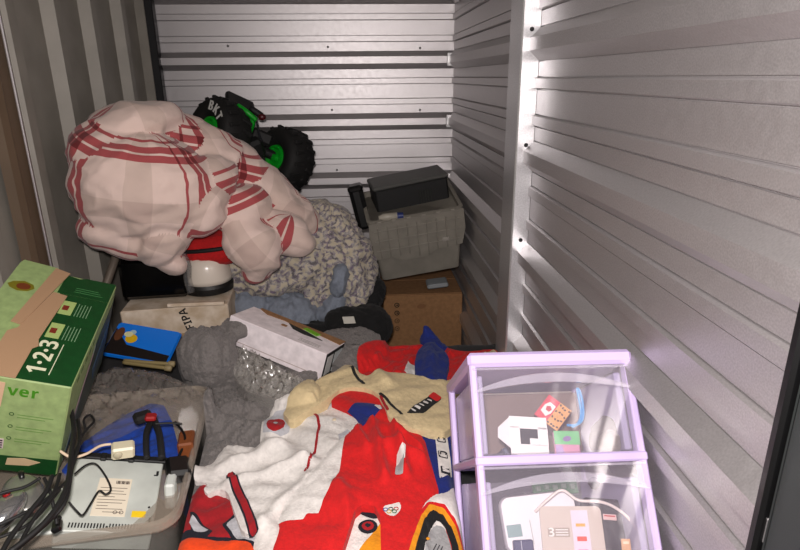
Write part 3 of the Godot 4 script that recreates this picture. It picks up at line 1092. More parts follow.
func print_marks(cb: Node3D, ink: Material, faint: Material) -> void:
	# handling symbols printed on the carton's front
	var z := 0.2005
	var col := -0.125
	for i in 4:
		var y := 0.575 - 0.04 * i
		var m: Material = ink if i < 2 else faint
		part(cb, "print_mark", ring(0.008, 0.0125, 0.0006, 16), m, T(Vector3(col, y, z), Vector3(90, 0, 0)))
		part(cb, "print_mark", prism(PackedVector2Array([Vector2(-0.004, -0.003), Vector2(0.005, -0.004), Vector2(0.006, 0.001), Vector2(0.0, 0.005)]), 0.0006), m, T(Vector3(col, y, z)))
	part(cb, "print_mark", prism(ellipse(-0.008, 0.565, 0.022, 0.012, 0.1), 0.0006), mat(Color(0.50, 0.35, 0.23), 0.9), T(Vector3(0, 0, z)))

func build_left_corner() -> void:
	# pale carton with lettering, under the black appliance
	var fb := thing("lettered_box", "dusty cream carton with dark lettering beneath the black appliance", "box", T(Vector3(-0.655, 0.70, -2.08), Vector3(0, 4, 1)))
	var cr := textured(Color(0.88, 0.83, 0.77), 0.85, 0.0, noise_tex("stain", 0.02, 91, Color(0.80, 0.75, 0.68), Color(1, 1, 1), 256, FastNoiseLite.TYPE_SIMPLEX_SMOOTH, 5), 2.5)
	part(fb, "body", rbox(Vector3(0.36, 0.15, 0.26), 0.004), cr, T(Vector3(0, 0.075, 0)))
	part(fb, "flap", rbox(Vector3(0.19, 0.012, 0.03), 0.002), cr, T(Vector3(0.075, 0.158, 0.125), Vector3(-8, 0, -2)))
	part(fb, "packing_tape", rbox(Vector3(0.362, 0.016, 0.001), 0.0002), mat(Color(0.62, 0.52, 0.40), 0.4), T(Vector3(0, 0.045, 0.1305), Vector3(0, 0, 4)))
	part(fb, "printed_word", letters("FIPA", 0.038, 0.001, true), mat(Color(0.06, 0.06, 0.06), 0.8), T(Vector3(0.035, 0.105, 0.1308), Vector3(0, 0, 105)))
	# black glossy appliance in a plastic wrap
	var ba := thing("black_appliance", "glossy black boxy appliance under the comforter's left end", "appliance", T(Vector3(-0.735, 0.862, -2.11), Vector3(0, 5, 0)))
	part(ba, "housing", rbox(Vector3(0.225, 0.15, 0.20), 0.014), mat(Color(0.02, 0.02, 0.022), 0.18), T(Vector3(0, 0.075, 0)))
	part(ba, "lid", rbox(Vector3(0.215, 0.03, 0.19), 0.010), mat(Color(0.02, 0.02, 0.022), 0.22), T(Vector3(0, 0.165, -0.01)))
	part(ba, "lid_bead", rbox(Vector3(0.16, 0.004, 0.004), 0.001), mat(Color(0.35, 0.34, 0.33), 0.3, 0.5), T(Vector3(0, 0.152, 0.101)))
	part(ba, "plastic_wrap", tube([Vector3(0.108, 0.16, 0.1), Vector3(0.122, 0.12, 0.108), Vector3(0.116, 0.07, 0.104), Vector3(0.124, 0.02, 0.108)], 0.014, 8), clear(Color(0.5, 0.5, 0.5), 0.25, 0.05))
	# white dome on a dark base
	var wp := thing("white_canister", "white rounded canister with dark base under the red bag", "canister", T(Vector3(-0.562, 0.866, -2.10)))
	part(wp, "base", lathe([Vector2(0, 0), Vector2(0.088, 0), Vector2(0.090, 0.022), Vector2(0.084, 0.034), Vector2(0, 0.034)], 28, true), mat(Color(0.06, 0.055, 0.05), 0.5))
	part(wp, "shell", lathe([Vector2(0, 0.034), Vector2(0.084, 0.034), Vector2(0.086, 0.05), Vector2(0.078, 0.095), Vector2(0.070, 0.12), Vector2(0.055, 0.128), Vector2(0, 0.13)], 32), mat(Color(0.82, 0.78, 0.73), 0.25))
	part(wp, "seam_mark", rbox(Vector3(0.002, 0.02, 0.001), 0.0003), mat(Color(0.35, 0.3, 0.27), 0.6), T(Vector3(-0.038, 0.075, 0.075), Vector3(-15, -28, 0)))
	# red zipped bag squeezed above the canister
	var rb := thing("red_bag", "red zipped fabric bag with black band under the comforter", "bag", T(Vector3(-0.545, 1.015, -2.13), Vector3(0, -6, 6)))
	var rl := [[Vector3(-0.03, 0.0, 0), rz(0), Vector3(0.10, 0.062, 0.085), Vector2.ZERO, 0.0], [Vector3(0.05, 0.002, 0), rz(0), Vector3(0.10, 0.066, 0.085), Vector2.ZERO, 0.0], [Vector3(0.0, -0.02, 0.02), rz(0), Vector3(0.115, 0.036, 0.07), Vector2.ZERO, 0.0], [Vector3(-0.075, -0.01, 0.01), rz(0), Vector3(0.04, 0.045, 0.06), Vector2.ZERO, 0.0]]
	part(rb, "bag_body", puffy(rl, 0.007, 0.02, 0.003, 14.0, 17), cloth(Color(0.72, 0.05, 0.06)))
	var band := []
	for i in 9:
		var x := -0.115 + i * 0.027
		band.append(Vector3(x, 0.010 - 0.0 * i, 0.086 * sqrt(maxf(0.0, 1.0 - pow((x - 0.01) / 0.155, 2.0))) + 0.003))
	part(rb, "zip_band", tube(band, 0.008, 8, 2), mat(Color(0.04, 0.03, 0.03), 0.7), Transform3D.IDENTITY, "black zip band")
	# pale pipe-like leg in the gap by the left wall
	tagged(part(self, "metal_tube", tube([Vector3(-0.871, 0.924, -1.950), Vector3(-0.854, 0.986, -2.000), Vector3(-0.845, 1.035, -2.050)], 0.014, 10), mat(Color(0.42, 0.38, 0.34), 0.5, 0.3)), "short pale metal tube between green box and black appliance", "tube")

	build_tub()
	build_green_box()

func build_tub() -> void:
	var tb := thing("plastic_tub", "clear frosted plastic tub holding cables and electronics", "tub", T(Vector3(-0.612, 0.45, -1.195), Vector3(0, 5.8, 0)))
	var milky := clear(Color(0.66, 0.64, 0.60), 0.14, 0.2)
	part(tb, "shell", loft([[0.185, 0.235, 0.04, 0.0], [0.212, 0.265, 0.045, 0.335], [0.209, 0.262, 0.042, 0.335], [0.182, 0.232, 0.038, 0.004]], 8), milky)
	part(tb, "rim", loft([[0.212, 0.266, 0.045, 0.330], [0.219, 0.273, 0.048, 0.330], [0.221, 0.275, 0.048, 0.335], [0.219, 0.273, 0.048, 0.348], [0.212, 0.266, 0.045, 0.352], [0.207, 0.260, 0.042, 0.345], [0.207, 0.260, 0.042, 0.325]], 8), clear(Color(0.68, 0.63, 0.57), 0.36, 0.25))
	# contents pad: packed dark clothing under the electronics
	var pad := thing("packed_cloth", "dark bundled cloth packed at the bottom of the clear tub", "cloth")
	part(pad, "bundle", puffy([[Vector3(-0.55, 0.60, -1.08), rz(0), Vector3(0.15, 0.13, 0.15), Vector2.ZERO, 0.0], [Vector3(-0.66, 0.60, -1.1), rz(0), Vector3(0.14, 0.12, 0.15), Vector2.ZERO, 0.0], [Vector3(-0.60, 0.60, -1.3), rz(0), Vector3(0.17, 0.12, 0.14), Vector2.ZERO, 0.0], [Vector3(-0.72, 0.6, -1.3), rz(0), Vector3(0.12, 0.12, 0.14), Vector2.ZERO, 0.0]], 0.012, 0.04, 0.012, 10.0, 19), cloth(Color(0.13, 0.13, 0.14)))
	# car stereo chassis lying on top
	var st := thing("car_stereo", "silver metal stereo chassis with paper label lying in the tub", "stereo", T(Vector3(-0.522, 0.783, -1.034), Vector3(10.5, 8.6, -16.6)))
	var zinc := textured(Color(0.80, 0.82, 0.79), 0.5, 0.08, noise_tex("chalk", 0.02, 21, Color.WHITE, Color.WHITE), 2.0)
	part(st, "chassis", rbox(Vector3(0.171, 0.05, 0.181), 0.002), zinc)
	part(st, "front_frame", boxes([[Vector3(0, 0.0, -0.098), Vector3(0.19, 0.058, 0.016)], [Vector3(0.02, 0.031, -0.092), Vector3(0.012, 0.008, 0.02)], [Vector3(-0.035, 0.031, -0.092), Vector3(0.012, 0.008, 0.02)]], 0.002), M.matte_black)
	var dark := mat(Color(0.07, 0.07, 0.07), 0.7)
	for i in 24:
		if i == 12:
			continue
		part(st, "vent_slot", rbox(Vector3(0.0026, 0.0012, 0.011), 0.0003), dark, T(Vector3(-0.062 + i * 0.0054, 0.0255, 0.078), Vector3(0, 0, 0)))
	part(st, "screw", lathe([Vector2(0, 0), Vector2(0.0025, 0), Vector2(0.002, 0.0014), Vector2(0, 0.0016)], 8), dark, T(Vector3(0.003, 0.025, 0.080)))
	part(st, "screw", lathe([Vector2(0, 0), Vector2(0.0025, 0), Vector2(0.002, 0.0014), Vector2(0, 0.0016)], 8), dark, T(Vector3(0.072, 0.025, 0.03)))
	part(st, "bracket_slot", boxes([[Vector3(0.077, 0.0255, -0.06), Vector3(0.005, 0.001, 0.012)], [Vector3(0.0745, 0.0255, -0.054), Vector3(0.008, 0.001, 0.003)]], 0.0002), dark)
	part(st, "bracket_slot", boxes([[Vector3(0.077, 0.0255, 0.062), Vector3(0.004, 0.001, 0.012)]], 0.0002), dark)
	var lab := part(st, "paper_label", rbox(Vector3(0.062, 0.001, 0.095), 0.0003), mat(Color(0.86, 0.82, 0.74), 0.8), T(Vector3(-0.0005, 0.0256, 0.008), Vector3(0, 0, 0)))
	var ink := mat(Color(0.32, 0.28, 0.25), 0.9)
	for i in 9:
		part(lab, "print_line", rbox(Vector3([0.05, 0.044, 0.05, 0.03, 0.052, 0.046, 0.02, 0.048, 0.034][i], 0.0004, 0.0012), 0.0001), ink, T(Vector3([0.0, -0.003, 0.0, -0.01, 0.0, -0.002, -0.014, 0.0, 0.006][i], 0.0007, -0.022 + i * 0.0075)))
	for i in 10:
		part(lab, "barcode_bar", rbox(Vector3(0.0012 + 0.0008 * (i % 3), 0.0004, 0.008), 0.0001), ink, T(Vector3(0.002 + i * 0.0027, 0.0007, -0.037)))
	part(lab, "certification_mark", ring(0.003, 0.0042, 0.0004, 12), ink, T(Vector3(0.012, 0.0006, 0.038)))
	part(lab, "certification_mark", ring(0.003, 0.0042, 0.0004, 12), ink, T(Vector3(0.023, 0.0006, 0.038)))
	part(st, "yellow_sticker", rbox(Vector3(0.026, 0.0008, 0.015), 0.0002), mat(Color(0.90, 0.76, 0.10), 0.6), T(Vector3(0.055, 0.0256, 0.048)))
	# white wall adapter on the stereo's front edge, with its lead
	var ad := thing("power_adapter", "small white cube adapter with thin lead above the stereo", "adapter", T(Vector3(-0.507, 0.868, -1.091), Vector3(8, 20, -8)))
	part(ad, "cube", rbox(Vector3(0.044, 0.028, 0.030), 0.004), mat(Color(0.80, 0.77, 0.66), 0.4))
	part(ad, "plug_face", lathe([Vector2(0, 0), Vector2(0.009, 0), Vector2(0.008, 0.002), Vector2(0, 0.0022)], 14), mat(Color(0.70, 0.67, 0.57), 0.5), T(Vector3(-0.010, 0.0, 0.015), Vector3(90, 0, 0)))
	tagged(part(self, "white_lead", tube([Vector3(-0.535, 0.875, -1.104), Vector3(-0.552, 0.880, -1.091), Vector3(-0.565, 0.885, -1.058), Vector3(-0.585, 0.890, -1.042), Vector3(-0.609, 0.900, -1.050)], 0.0028, 7), mat(Color(0.85, 0.76, 0.66), 0.5)), "thin white lead running from the adapter to the green box", "cable")
	# blue tote with black straps and red tag
	var bb := thing("blue_bag", "bright blue bag with black straps inside the clear tub", "bag")
	var bg := garment(PackedVector2Array([Vector2(-0.672, -1.143), Vector2(-0.669, -1.256), Vector2(-0.639, -1.323), Vector2(-0.609, -1.375), Vector2(-0.569, -1.421), Vector2(-0.529, -1.407), Vector2(-0.485, -1.326), Vector2(-0.448, -1.238), Vector2(-0.408, -1.142), Vector2(-0.521, -1.137)]), {"t": 0.05, "er": 0.04, "amp": 0.012, "freq": 7.0, "seed": 31, "cell": 0.007, "blur": 2.0, "flat": 0.74, "dir": 30.0})
	part(bb, "bag_body", gsurf(bg, bg.poly), cloth(Color(0.05, 0.24, 0.62), 0.1))
	part(bb, "strap", tube([Vector3(-0.499, 0.845, -1.240), Vector3(-0.491, 0.850, -1.182), Vector3(-0.478, 0.845, -1.135), Vector3(-0.468, 0.835, -1.106)], 0.007, 6), mat(Color(0.035, 0.035, 0.05), 0.8))
	part(bb, "strap", tube([Vector3(-0.494, 0.845, -1.240), Vector3(-0.464, 0.850, -1.180), Vector3(-0.446, 0.845, -1.133), Vector3(-0.436, 0.835, -1.103)], 0.008, 6), mat(Color(0.035, 0.035, 0.05), 0.8))
	part(bb, "strap_pad", rbox(Vector3(0.04, 0.02, 0.035), 0.006), mat(Color(0.05, 0.04, 0.04), 0.8), T(Vector3(-0.514, 0.860, -1.230), Vector3(0, 30, 0)))
	part(bb, "tag", rbox(Vector3(0.024, 0.012, 0.024), 0.004), mat(Color(0.55, 0.03, 0.05), 0.6), T(Vector3(-0.490, 0.868, -1.215), Vector3(0, 10, -8)), "dark red tag")
	part(bb, "cord", tube([Vector3(-0.477, 0.860, -1.198), Vector3(-0.447, 0.855, -1.207), Vector3(-0.421, 0.850, -1.209)], 0.003, 6), M.matte_black)
	# odds and ends in the tub's right side
	tagged(part(self, "wooden_block", rbox(Vector3(0.035, 0.05, 0.06), 0.004), textured(Color(0.50, 0.26, 0.10), 0.6, 0.0, noise_tex("paper", 0.05, 41, Color.WHITE, Color.WHITE), 6.0), T(Vector3(-0.417, 0.790, -1.210), Vector3(0, 10, 0))), "small orange brown block beside the blue bag", "block")
	var bk := thing("power_brick", "black power brick lying beside the stereo's right end", "adapter", T(Vector3(-0.413, 0.790, -1.121), Vector3(0, 20, -10)))
	part(bk, "housing", rbox(Vector3(0.05, 0.035, 0.07), 0.008), M.black)
	part(bk, "lead", tube([Vector3(0, 0, -0.035), Vector3(0.02, 0.03, -0.08), Vector3(0.0, 0.05, -0.12)], 0.003, 6), M.black)
	var pb := thing("white_plug_box", "flat white plastic box standing beside the stereo", "box", T(Vector3(-0.416, 0.775, -1.074), Vector3(0, 8, -6)))
	part(pb, "case", rbox(Vector3(0.02, 0.06, 0.05), 0.004), mat(Color(0.78, 0.80, 0.78), 0.5))
	part(pb, "ridge", rbox(Vector3(0.003, 0.05, 0.004), 0.001), mat(Color(0.6, 0.62, 0.6), 0.5), T(Vector3(0.011, 0, 0.01)))
	# silver gadgets at the lower left
	var gm := mat(Color(0.55, 0.55, 0.53), 0.25, 0.6)
	var mo := thing("silver_mouse", "silver rounded computer mouse below the green box", "mouse", T(Vector3(-0.645, 0.860, -0.969), Vector3(10, 35, -12)))
	part(mo, "shell", puffy([[Vector3.ZERO, rz(0), Vector3(0.034, 0.024, 0.055), Vector2.ZERO, 0.0], [Vector3(0, -0.005, -0.02), rz(0), Vector3(0.031, 0.018, 0.035), Vector2.ZERO, 0.0]], 0.004, 0.012, 0.0, 4.0, 3), gm)
	part(mo, "wheel", lathe([Vector2(0, -0.004), Vector2(0.011, -0.004), Vector2(0.012, 0), Vector2(0.011, 0.004), Vector2(0, 0.004)], 14), M.black, T(Vector3(0, 0.018, -0.034), Vector3(0, 0, 90)))
	var sg := thing("silver_gadget", "chrome rounded handheld device with red button at the left edge", "gadget", T(Vector3(-0.641, 0.880, -0.902), Vector3(15, -20, 10)))
	part(sg, "shell", puffy([[Vector3.ZERO, rz(0), Vector3(0.03, 0.022, 0.045), Vector2.ZERO, 0.0], [Vector3(-0.01, 0, 0.03), rz(0), Vector3(0.026, 0.022, 0.03), Vector2.ZERO, 0.0]], 0.004, 0.01, 0.0, 4.0, 3), mat(Color(0.62, 0.62, 0.62), 0.15, 0.8))
	part(sg, "button", lathe([Vector2(0, 0), Vector2(0.008, 0), Vector2(0.006, 0.004), Vector2(0, 0.005)], 12), mat(Color(0.6, 0.04, 0.04), 0.3), T(Vector3(0.0, 0.021, -0.022)))
	var dp := thing("grey_plate", "pale grey metal plate under the black cables", "plate", T(Vector3(-0.633, 0.800, -0.996), Vector3(6, 15, -12)))
	part(dp, "sheet", rbox(Vector3(0.10, 0.012, 0.12), 0.003), zinc)
	part(dp, "fold", rbox(Vector3(0.008, 0.03, 0.12), 0.002), zinc, T(Vector3(0.05, -0.012, 0)))
	# black cables
	var lines := [
		["thick black cable curving from the green box down to the tub's front", 0.0055, [Vector3(-0.622, 0.950, -1.142), Vector3(-0.583, 0.940, -1.068), Vector3(-0.556, 0.930, -0.990), Vector3(-0.530, 0.925, -0.916), Vector3(-0.523, 0.920, -0.862), Vector3(-0.531, 0.915, -0.817), Vector3(-0.555, 0.910, -0.771)]],
		["black cable looping beside the thick cable", 0.0042, [Vector3(-0.597, 0.930, -1.114), Vector3(-0.561, 0.930, -1.039), Vector3(-0.545, 0.920, -0.964), Vector3(-0.523, 0.910, -0.887), Vector3(-0.534, 0.900, -0.850), Vector3(-0.552, 0.900, -0.796), Vector3(-0.561, 0.900, -0.766)]],
		["black cable running flat towards the left edge", 0.0034, [Vector3(-0.544, 0.910, -0.942), Vector3(-0.555, 0.915, -0.883), Vector3(-0.575, 0.920, -0.842), Vector3(-0.604, 0.920, -0.815)]],
		["black cable crossing low to the left edge", 0.0032, [Vector3(-0.554, 0.900, -0.928), Vector3(-0.560, 0.905, -0.840), Vector3(-0.597, 0.910, -0.799)]],
		["black cable dropping to a small plug by the stereo", 0.0036, [Vector3(-0.582, 0.920, -0.938), Vector3(-0.564, 0.910, -0.916), Vector3(-0.550, 0.890, -0.893), Vector3(-0.540, 0.870, -0.875)]],
		["thin black cable draped across the stereo", 0.0022, [Vector3(-0.567, 0.875, -1.008), Vector3(-0.565, 0.865, -1.049), Vector3(-0.552, 0.857, -1.062), Vector3(-0.525, 0.845, -1.037), Vector3(-0.506, 0.835, -1.009), Vector3(-0.510, 0.835, -0.994), Vector3(-0.525, 0.838, -1.001), Vector3(-0.528, 0.835, -0.970), Vector3(-0.526, 0.840, -0.932), Vector3(-0.538, 0.845, -0.937), Vector3(-0.553, 0.860, -0.945)]],
		["black cable hanging at the green box's lower corner", 0.0034, [Vector3(-0.572, 0.940, -0.911), Vector3(-0.595, 0.930, -0.902), Vector3(-0.622, 0.930, -0.891), Vector3(-0.637, 0.930, -0.879)]],
		["black coiled cable lying behind the thick cable", 0.003, [Vector3(-0.589, 0.900, -1.122), Vector3(-0.602, 0.910, -1.146), Vector3(-0.602, 0.905, -1.174), Vector3(-0.587, 0.900, -1.157), Vector3(-0.588, 0.900, -1.130), Vector3(-0.588, 0.900, -1.100), Vector3(-0.579, 0.900, -1.051)]],
		["black cable bundled below the green box's corner", 0.005, [Vector3(-0.562, 0.930, -0.929), Vector3(-0.556, 0.925, -0.892), Vector3(-0.562, 0.920, -0.848), Vector3(-0.567, 0.915, -0.802), Vector3(-0.566, 0.910, -0.764)]],
		["black cable bent between mouse and stereo", 0.004, [Vector3(-0.559, 0.920, -0.947), Vector3(-0.550, 0.915, -0.904), Vector3(-0.555, 0.910, -0.850), Vector3(-0.556, 0.905, -0.819), Vector3(-0.552, 0.900, -0.773)]],
	]
	for l in lines:
		tagged(part(self, "black_cable", tube(l[2], l[1] * 0.85, 8, 6), M.matte_black), l[0], "cable", "black cables in the tub")
	var pg := thing("cable_plug", "small black plug hanging at the stereo's left corner", "plug", T(Vector3(-0.544, 0.862, -0.880), Vector3(0, 20, 20)))
	part(pg, "plug_body", rbox(Vector3(0.016, 0.012, 0.026), 0.003), M.black)
	part(pg, "collar", rbox(Vector3(0.011, 0.009, 0.012), 0.002), M.matte_black, T(Vector3(0, 0, -0.018)))

	# printed blue packet behind the tub
	var pk := thing("printed_packet", "blue printed plastic packet with yellow flower behind the tub", "packet", T(Vector3(-0.701, 0.800, -1.770), Vector3(30, -14, -10)).scaled_local(Vector3.ONE * 0.86))
	part(pk, "pouch", loft([[0.118, 0.07, 0.012, -0.010], [0.122, 0.074, 0.012, 0.0], [0.118, 0.07, 0.012, 0.010]], 4), mat(Color(0.06, 0.44, 0.84), 0.25))
	part(pk, "dark_print", prism(PackedVector2Array([Vector2(-0.117, -0.066), Vector2(0.117, -0.066), Vector2(0.117, -0.036), Vector2(-0.05, -0.02), Vector2(-0.117, 0.045)]), 0.0008), mat(Color(0.08, 0.06, 0.06), 0.35), T(Vector3(0, 0.0102, 0), Vector3(-90, 0, 0)))
	part(pk, "flower_print", prism(ellipse(-0.045, 0.008, 0.022, 0.019), 0.0008), mat(Color(0.82, 0.66, 0.05), 0.4), T(Vector3(0, 0.0112, 0), Vector3(-90, 0, 0)))
	part(pk, "petal_print", prism(ellipse(-0.062, 0.024, 0.016, 0.012), 0.0008), mat(Color(0.80, 0.80, 0.62), 0.4), T(Vector3(0, 0.0116, 0), Vector3(-90, 0, 0)))
	part(pk, "petal_print", prism(ellipse(-0.05, 0.036, 0.012, 0.010), 0.0008), mat(Color(0.62, 0.72, 0.74), 0.4), T(Vector3(0, 0.0108, 0), Vector3(-90, 0, 0)))
	part(pk, "brown_print", prism(ellipse(-0.095, 0.02, 0.016, 0.03), 0.0008), mat(Color(0.34, 0.20, 0.12), 0.4), T(Vector3(0, 0.0110, 0), Vector3(-90, 0, 0)))
	for i in 2:
		var tg := thing("wooden_tongs", "pale wooden tool lying in front of the printed packet" if i == 0 else "second pale wooden tool nearest the film", "tool", T(Vector3(-0.656, 0.765, -1.683) + Vector3(0.0, 0, 0.02 * i), Vector3(0, -8 - 6 * i, -3)))
		part(tg, "shaft", tube([Vector3(-0.08, 0.012, 0), Vector3(0, 0.014, 0.004), Vector3(0.06, 0.012, 0.0)], 0.006, 8), mat(Color(0.52, 0.46, 0.30), 0.6))
		part(tg, "knob", lathe([Vector2(0, -0.012), Vector2(0.009, -0.010), Vector2(0.010, 0.008), Vector2(0, 0.012)], 10), mat(Color(0.56, 0.50, 0.36), 0.6), T(Vector3(0.068, 0.012, 0), Vector3(0, 0, 90)))
	# crumpled clear film over the tub's back
	var film := thing("plastic_film", "crumpled clear plastic film draped over the back of the tub", "plastic film")
	var ff := garment(PackedVector2Array([Vector2(-0.625, -1.209), Vector2(-0.721, -1.328), Vector2(-0.768, -1.496), Vector2(-0.691, -1.560), Vector2(-0.566, -1.513), Vector2(-0.464, -1.436), Vector2(-0.404, -1.359), Vector2(-0.472, -1.335), Vector2(-0.532, -1.322), Vector2(-0.576, -1.271)]), {"t": 0.03, "er": 0.02, "amp": 0.016, "freq": 7.0, "seed": 51, "cell": 0.008, "blur": 3.0, "flat": 0.80, "crisp": true, "fine": 0.014, "dir": -40.0, "stretch": 2.0})
	part(film, "sheet", gsurf(ff, ff.poly), clear(Color(0.68, 0.65, 0.62), 0.14, 0.12))

func build_green_box() -> void:
	var gb := thing("green_box", "green printed appliance carton with brown tape at the left edge", "box", T(Vector3(-0.727, 1.001, -1.237), Vector3(12.7, 5.9, -20.3)))
	var lg := textured(Color(0.60, 0.69, 0.45), 0.6, 0.0, noise_tex("paper", 0.05, 41, Color.WHITE, Color.WHITE), 3.0)
	var dg := textured(Color(0.03, 0.26, 0.09), 0.5, 0.0, noise_tex("paper", 0.05, 41, Color.WHITE, Color.WHITE), 3.0)
	part(gb, "carton", rbox(Vector3(0.215, 0.25, 0.373), 0.003), lg)
	var up := T(Vector3(0, 0.1252, 0), Vector3(-90, 0, 0))   # plate xy -> box x, -z on the lid
	var fr := T(Vector3(0, 0, 0.1867))
	var rt := T(Vector3(0.1077, 0, 0), Vector3(0, 90, 0))    # plate x -> -z
	# lid: dark green half, two flaps with a slit, tape
	part(gb, "lid_flap", prism(PackedVector2Array([Vector2(0.004, -0.185), Vector2(0.106, -0.185), Vector2(0.106, 0.105), Vector2(0.004, 0.105)]), 0.002), dg, up, "dark green lid flap")
	part(gb, "lid_flap", prism(PackedVector2Array([Vector2(-0.002, 0.108), Vector2(0.106, 0.108), Vector2(0.106, 0.185), Vector2(0.04, 0.183), Vector2(0.028, 0.176), Vector2(-0.002, 0.182)]), 0.002), dg, up, "dark green back flap")
	part(gb, "lid_flap", prism(PackedVector2Array([Vector2(-0.108, -0.186), Vector2(-0.03, -0.186), Vector2(-0.026, 0.20), Vector2(-0.10, 0.205), Vector2(-0.104, 0.19)]), 0.003), lg, up * T(Vector3(0, 0, 0.001)), "light green lid flap")
	part(gb, "gap", prism(PackedVector2Array([Vector2(-0.028, -0.04), Vector2(0.002, -0.03), Vector2(0.002, 0.10), Vector2(-0.028, 0.10)]), 0.0012), mat(Color(0.66, 0.60, 0.53), 0.7), up)
	part(gb, "tape_strip", prism(PackedVector2Array([Vector2(-0.046, -0.19), Vector2(0.012, -0.19), Vector2(0.012, -0.10), Vector2(0.020, -0.09), Vector2(0.014, -0.07), Vector2(0.022, 0.095), Vector2(-0.008, 0.100), Vector2(-0.032, -0.045), Vector2(-0.046, -0.06)]), 0.0015), M.tape, up * T(Vector3(0, 0, 0.004)))
	part(gb, "tape_strip", prism(PackedVector2Array([Vector2(-0.05, -0.03), Vector2(-0.03, -0.035), Vector2(0.004, 0.185), Vector2(-0.030, 0.195)]), 0.0015), M.tape, up * T(Vector3(0, 0, 0.005)))
	part(gb, "avocado_print", prism(PackedVector2Array([Vector2(-0.10, 0.10), Vector2(-0.092, 0.112), Vector2(-0.072, 0.120), Vector2(-0.052, 0.112), Vector2(-0.046, 0.098), Vector2(-0.056, 0.084), Vector2(-0.075, 0.080), Vector2(-0.092, 0.088)]), 0.0006), mat(Color(0.45, 0.42, 0.08), 0.5), up * T(Vector3(0, 0, 0.004)))
	part(gb, "avocado_print", prism(ellipse(-0.068, 0.099, 0.014, 0.012), 0.0006), mat(Color(0.42, 0.20, 0.08), 0.5), up * T(Vector3(0, 0, 0.0046)))
	var cream := mat(Color(0.84, 0.84, 0.72), 0.6)
	part(gb, "printed_number", letters("1·2·3", 0.047, 0.0008, true), cream, up * T(Vector3(0.036, -0.115, 0.0022), Vector3(0, 0, 90)))
	part(gb, "rule", prism(rect(0.060, -0.165, 0.0615, -0.07), 0.0006), cream, up * T(Vector3(0, 0, 0.0022)))
	for i in 2:
		var y := -0.035 + i * 0.085
		part(gb, "photo_print", prism(rect(0.020, y - 0.02, 0.046, y + 0.03), 0.0006), mat(Color(0.62, 0.70, 0.42), 0.5), up * T(Vector3(0, 0, 0.0022)))
		part(gb, "photo_print", prism(rect(0.024, y - 0.005, 0.036, y + 0.012), 0.0006), mat(Color(0.45, 0.16, 0.10), 0.5), up * T(Vector3(0, 0, 0.003)))
		for k in 5:
			part(gb, "small_print", prism(rect(0.052 + k * 0.006, y - 0.02, 0.0535 + k * 0.006, y + 0.028 - 0.004 * (k % 2)), 0.0005), mat(Color(0.45, 0.58, 0.44), 0.6), up * T(Vector3(0, 0, 0.0022)))
	for k in 3:
		part(gb, "small_print", prism(rect(0.03, 0.12 + k * 0.008, 0.09 - 0.006 * k, 0.1215 + k * 0.008), 0.0005), mat(Color(0.24, 0.46, 0.26), 0.6), up * T(Vector3(0, 0, 0.0022)))
	# front: lettering, feature list, dark band along the foot, torn stickers
	part(gb, "front_band", prism(PackedVector2Array([Vector2(-0.107, -0.124), Vector2(0.1055, -0.124), Vector2(0.1055, -0.078), Vector2(-0.107, -0.085)]), 0.0008), dg, fr)
	part(gb, "printed_word", letters("ver", 0.034, 0.0008, true), mat(Color(0.24, 0.50, 0.06), 0.6), fr * T(Vector3(0.027, 0.095, 0.0004)))
	part(gb, "sticker", prism(PackedVector2Array([Vector2(-0.08, 0.06), Vector2(-0.008, 0.050), Vector2(-0.004, 0.112), Vector2(-0.08, 0.118)]), 0.001), mat(Color(0.80, 0.66, 0.54), 0.6), fr)
	for i in 3:
		part(gb, "bullet", ring(0.003, 0.0045, 0.0006, 12), mat(Color(0.22, 0.34, 0.16), 0.6), fr * T(Vector3(0.012, 0.035 - 0.033 * i, 0), Vector3(90, 0, 0)))
		for k in 2:
			part(gb, "small_print", prism(rect(0.022, 0.034 - 0.033 * i - k * 0.007, 0.085 - k * 0.014, 0.0355 - 0.033 * i - k * 0.007), 0.0005), mat(Color(0.38, 0.52, 0.26), 0.6), fr)
	part(gb, "barcode", prism(rect(-0.08, -0.062, 0.004, -0.035), 0.0008), mat(Color(0.78, 0.72, 0.70), 0.6), fr)
	for i in 4:
		part(gb, "barcode_bar", prism(rect(-0.08, -0.060 + i * 0.0062, 0.002, -0.057 + i * 0.0062), 0.0006), mat(Color(0.18, 0.10, 0.18), 0.6), fr * T(Vector3(0, 0, 0.0008)))
	part(gb, "torn_patch", prism(PackedVector2Array([Vector2(-0.002, -0.112), Vector2(0.04, -0.108), Vector2(0.06, -0.095), Vector2(0.03, -0.088), Vector2(0.0, -0.093)]), 0.001), mat(Color(0.74, 0.64, 0.50), 0.8), fr * T(Vector3(0.014, 0.006, 0.0008)))
	# right side: dark print with a slanted picture
	part(gb, "side_print", prism(PackedVector2Array([Vector2(-0.15, -0.12), Vector2(0.182, -0.12), Vector2(0.182, 0.08), Vector2(0.02, 0.07), Vector2(-0.06, -0.02)]), 0.0008), mat(Color(0.12, 0.20, 0.16), 0.5), rt)
	part(gb, "side_print", prism(PackedVector2Array([Vector2(0.04, -0.02), Vector2(0.17, 0.03), Vector2(0.175, -0.04), Vector2(0.06, -0.07)]), 0.0008), mat(Color(0.12, 0.24, 0.34), 0.5), rt * T(Vector3(0, 0, 0.0008)))
	part(gb, "side_print", prism(PackedVector2Array([Vector2(-0.12, -0.03), Vector2(0.0, 0.06), Vector2(0.01, 0.05), Vector2(-0.11, -0.045)]), 0.0008), mat(Color(0.42, 0.32, 0.34), 0.5), rt * T(Vector3(0, 0, 0.0008)))
	for i in 5:
		part(gb, "small_print", prism(rect(-0.14 + i * 0.03, 0.095, -0.125 + i * 0.03, 0.105), 0.0006), mat(Color(0.26, 0.36, 0.18), 0.6), rt)

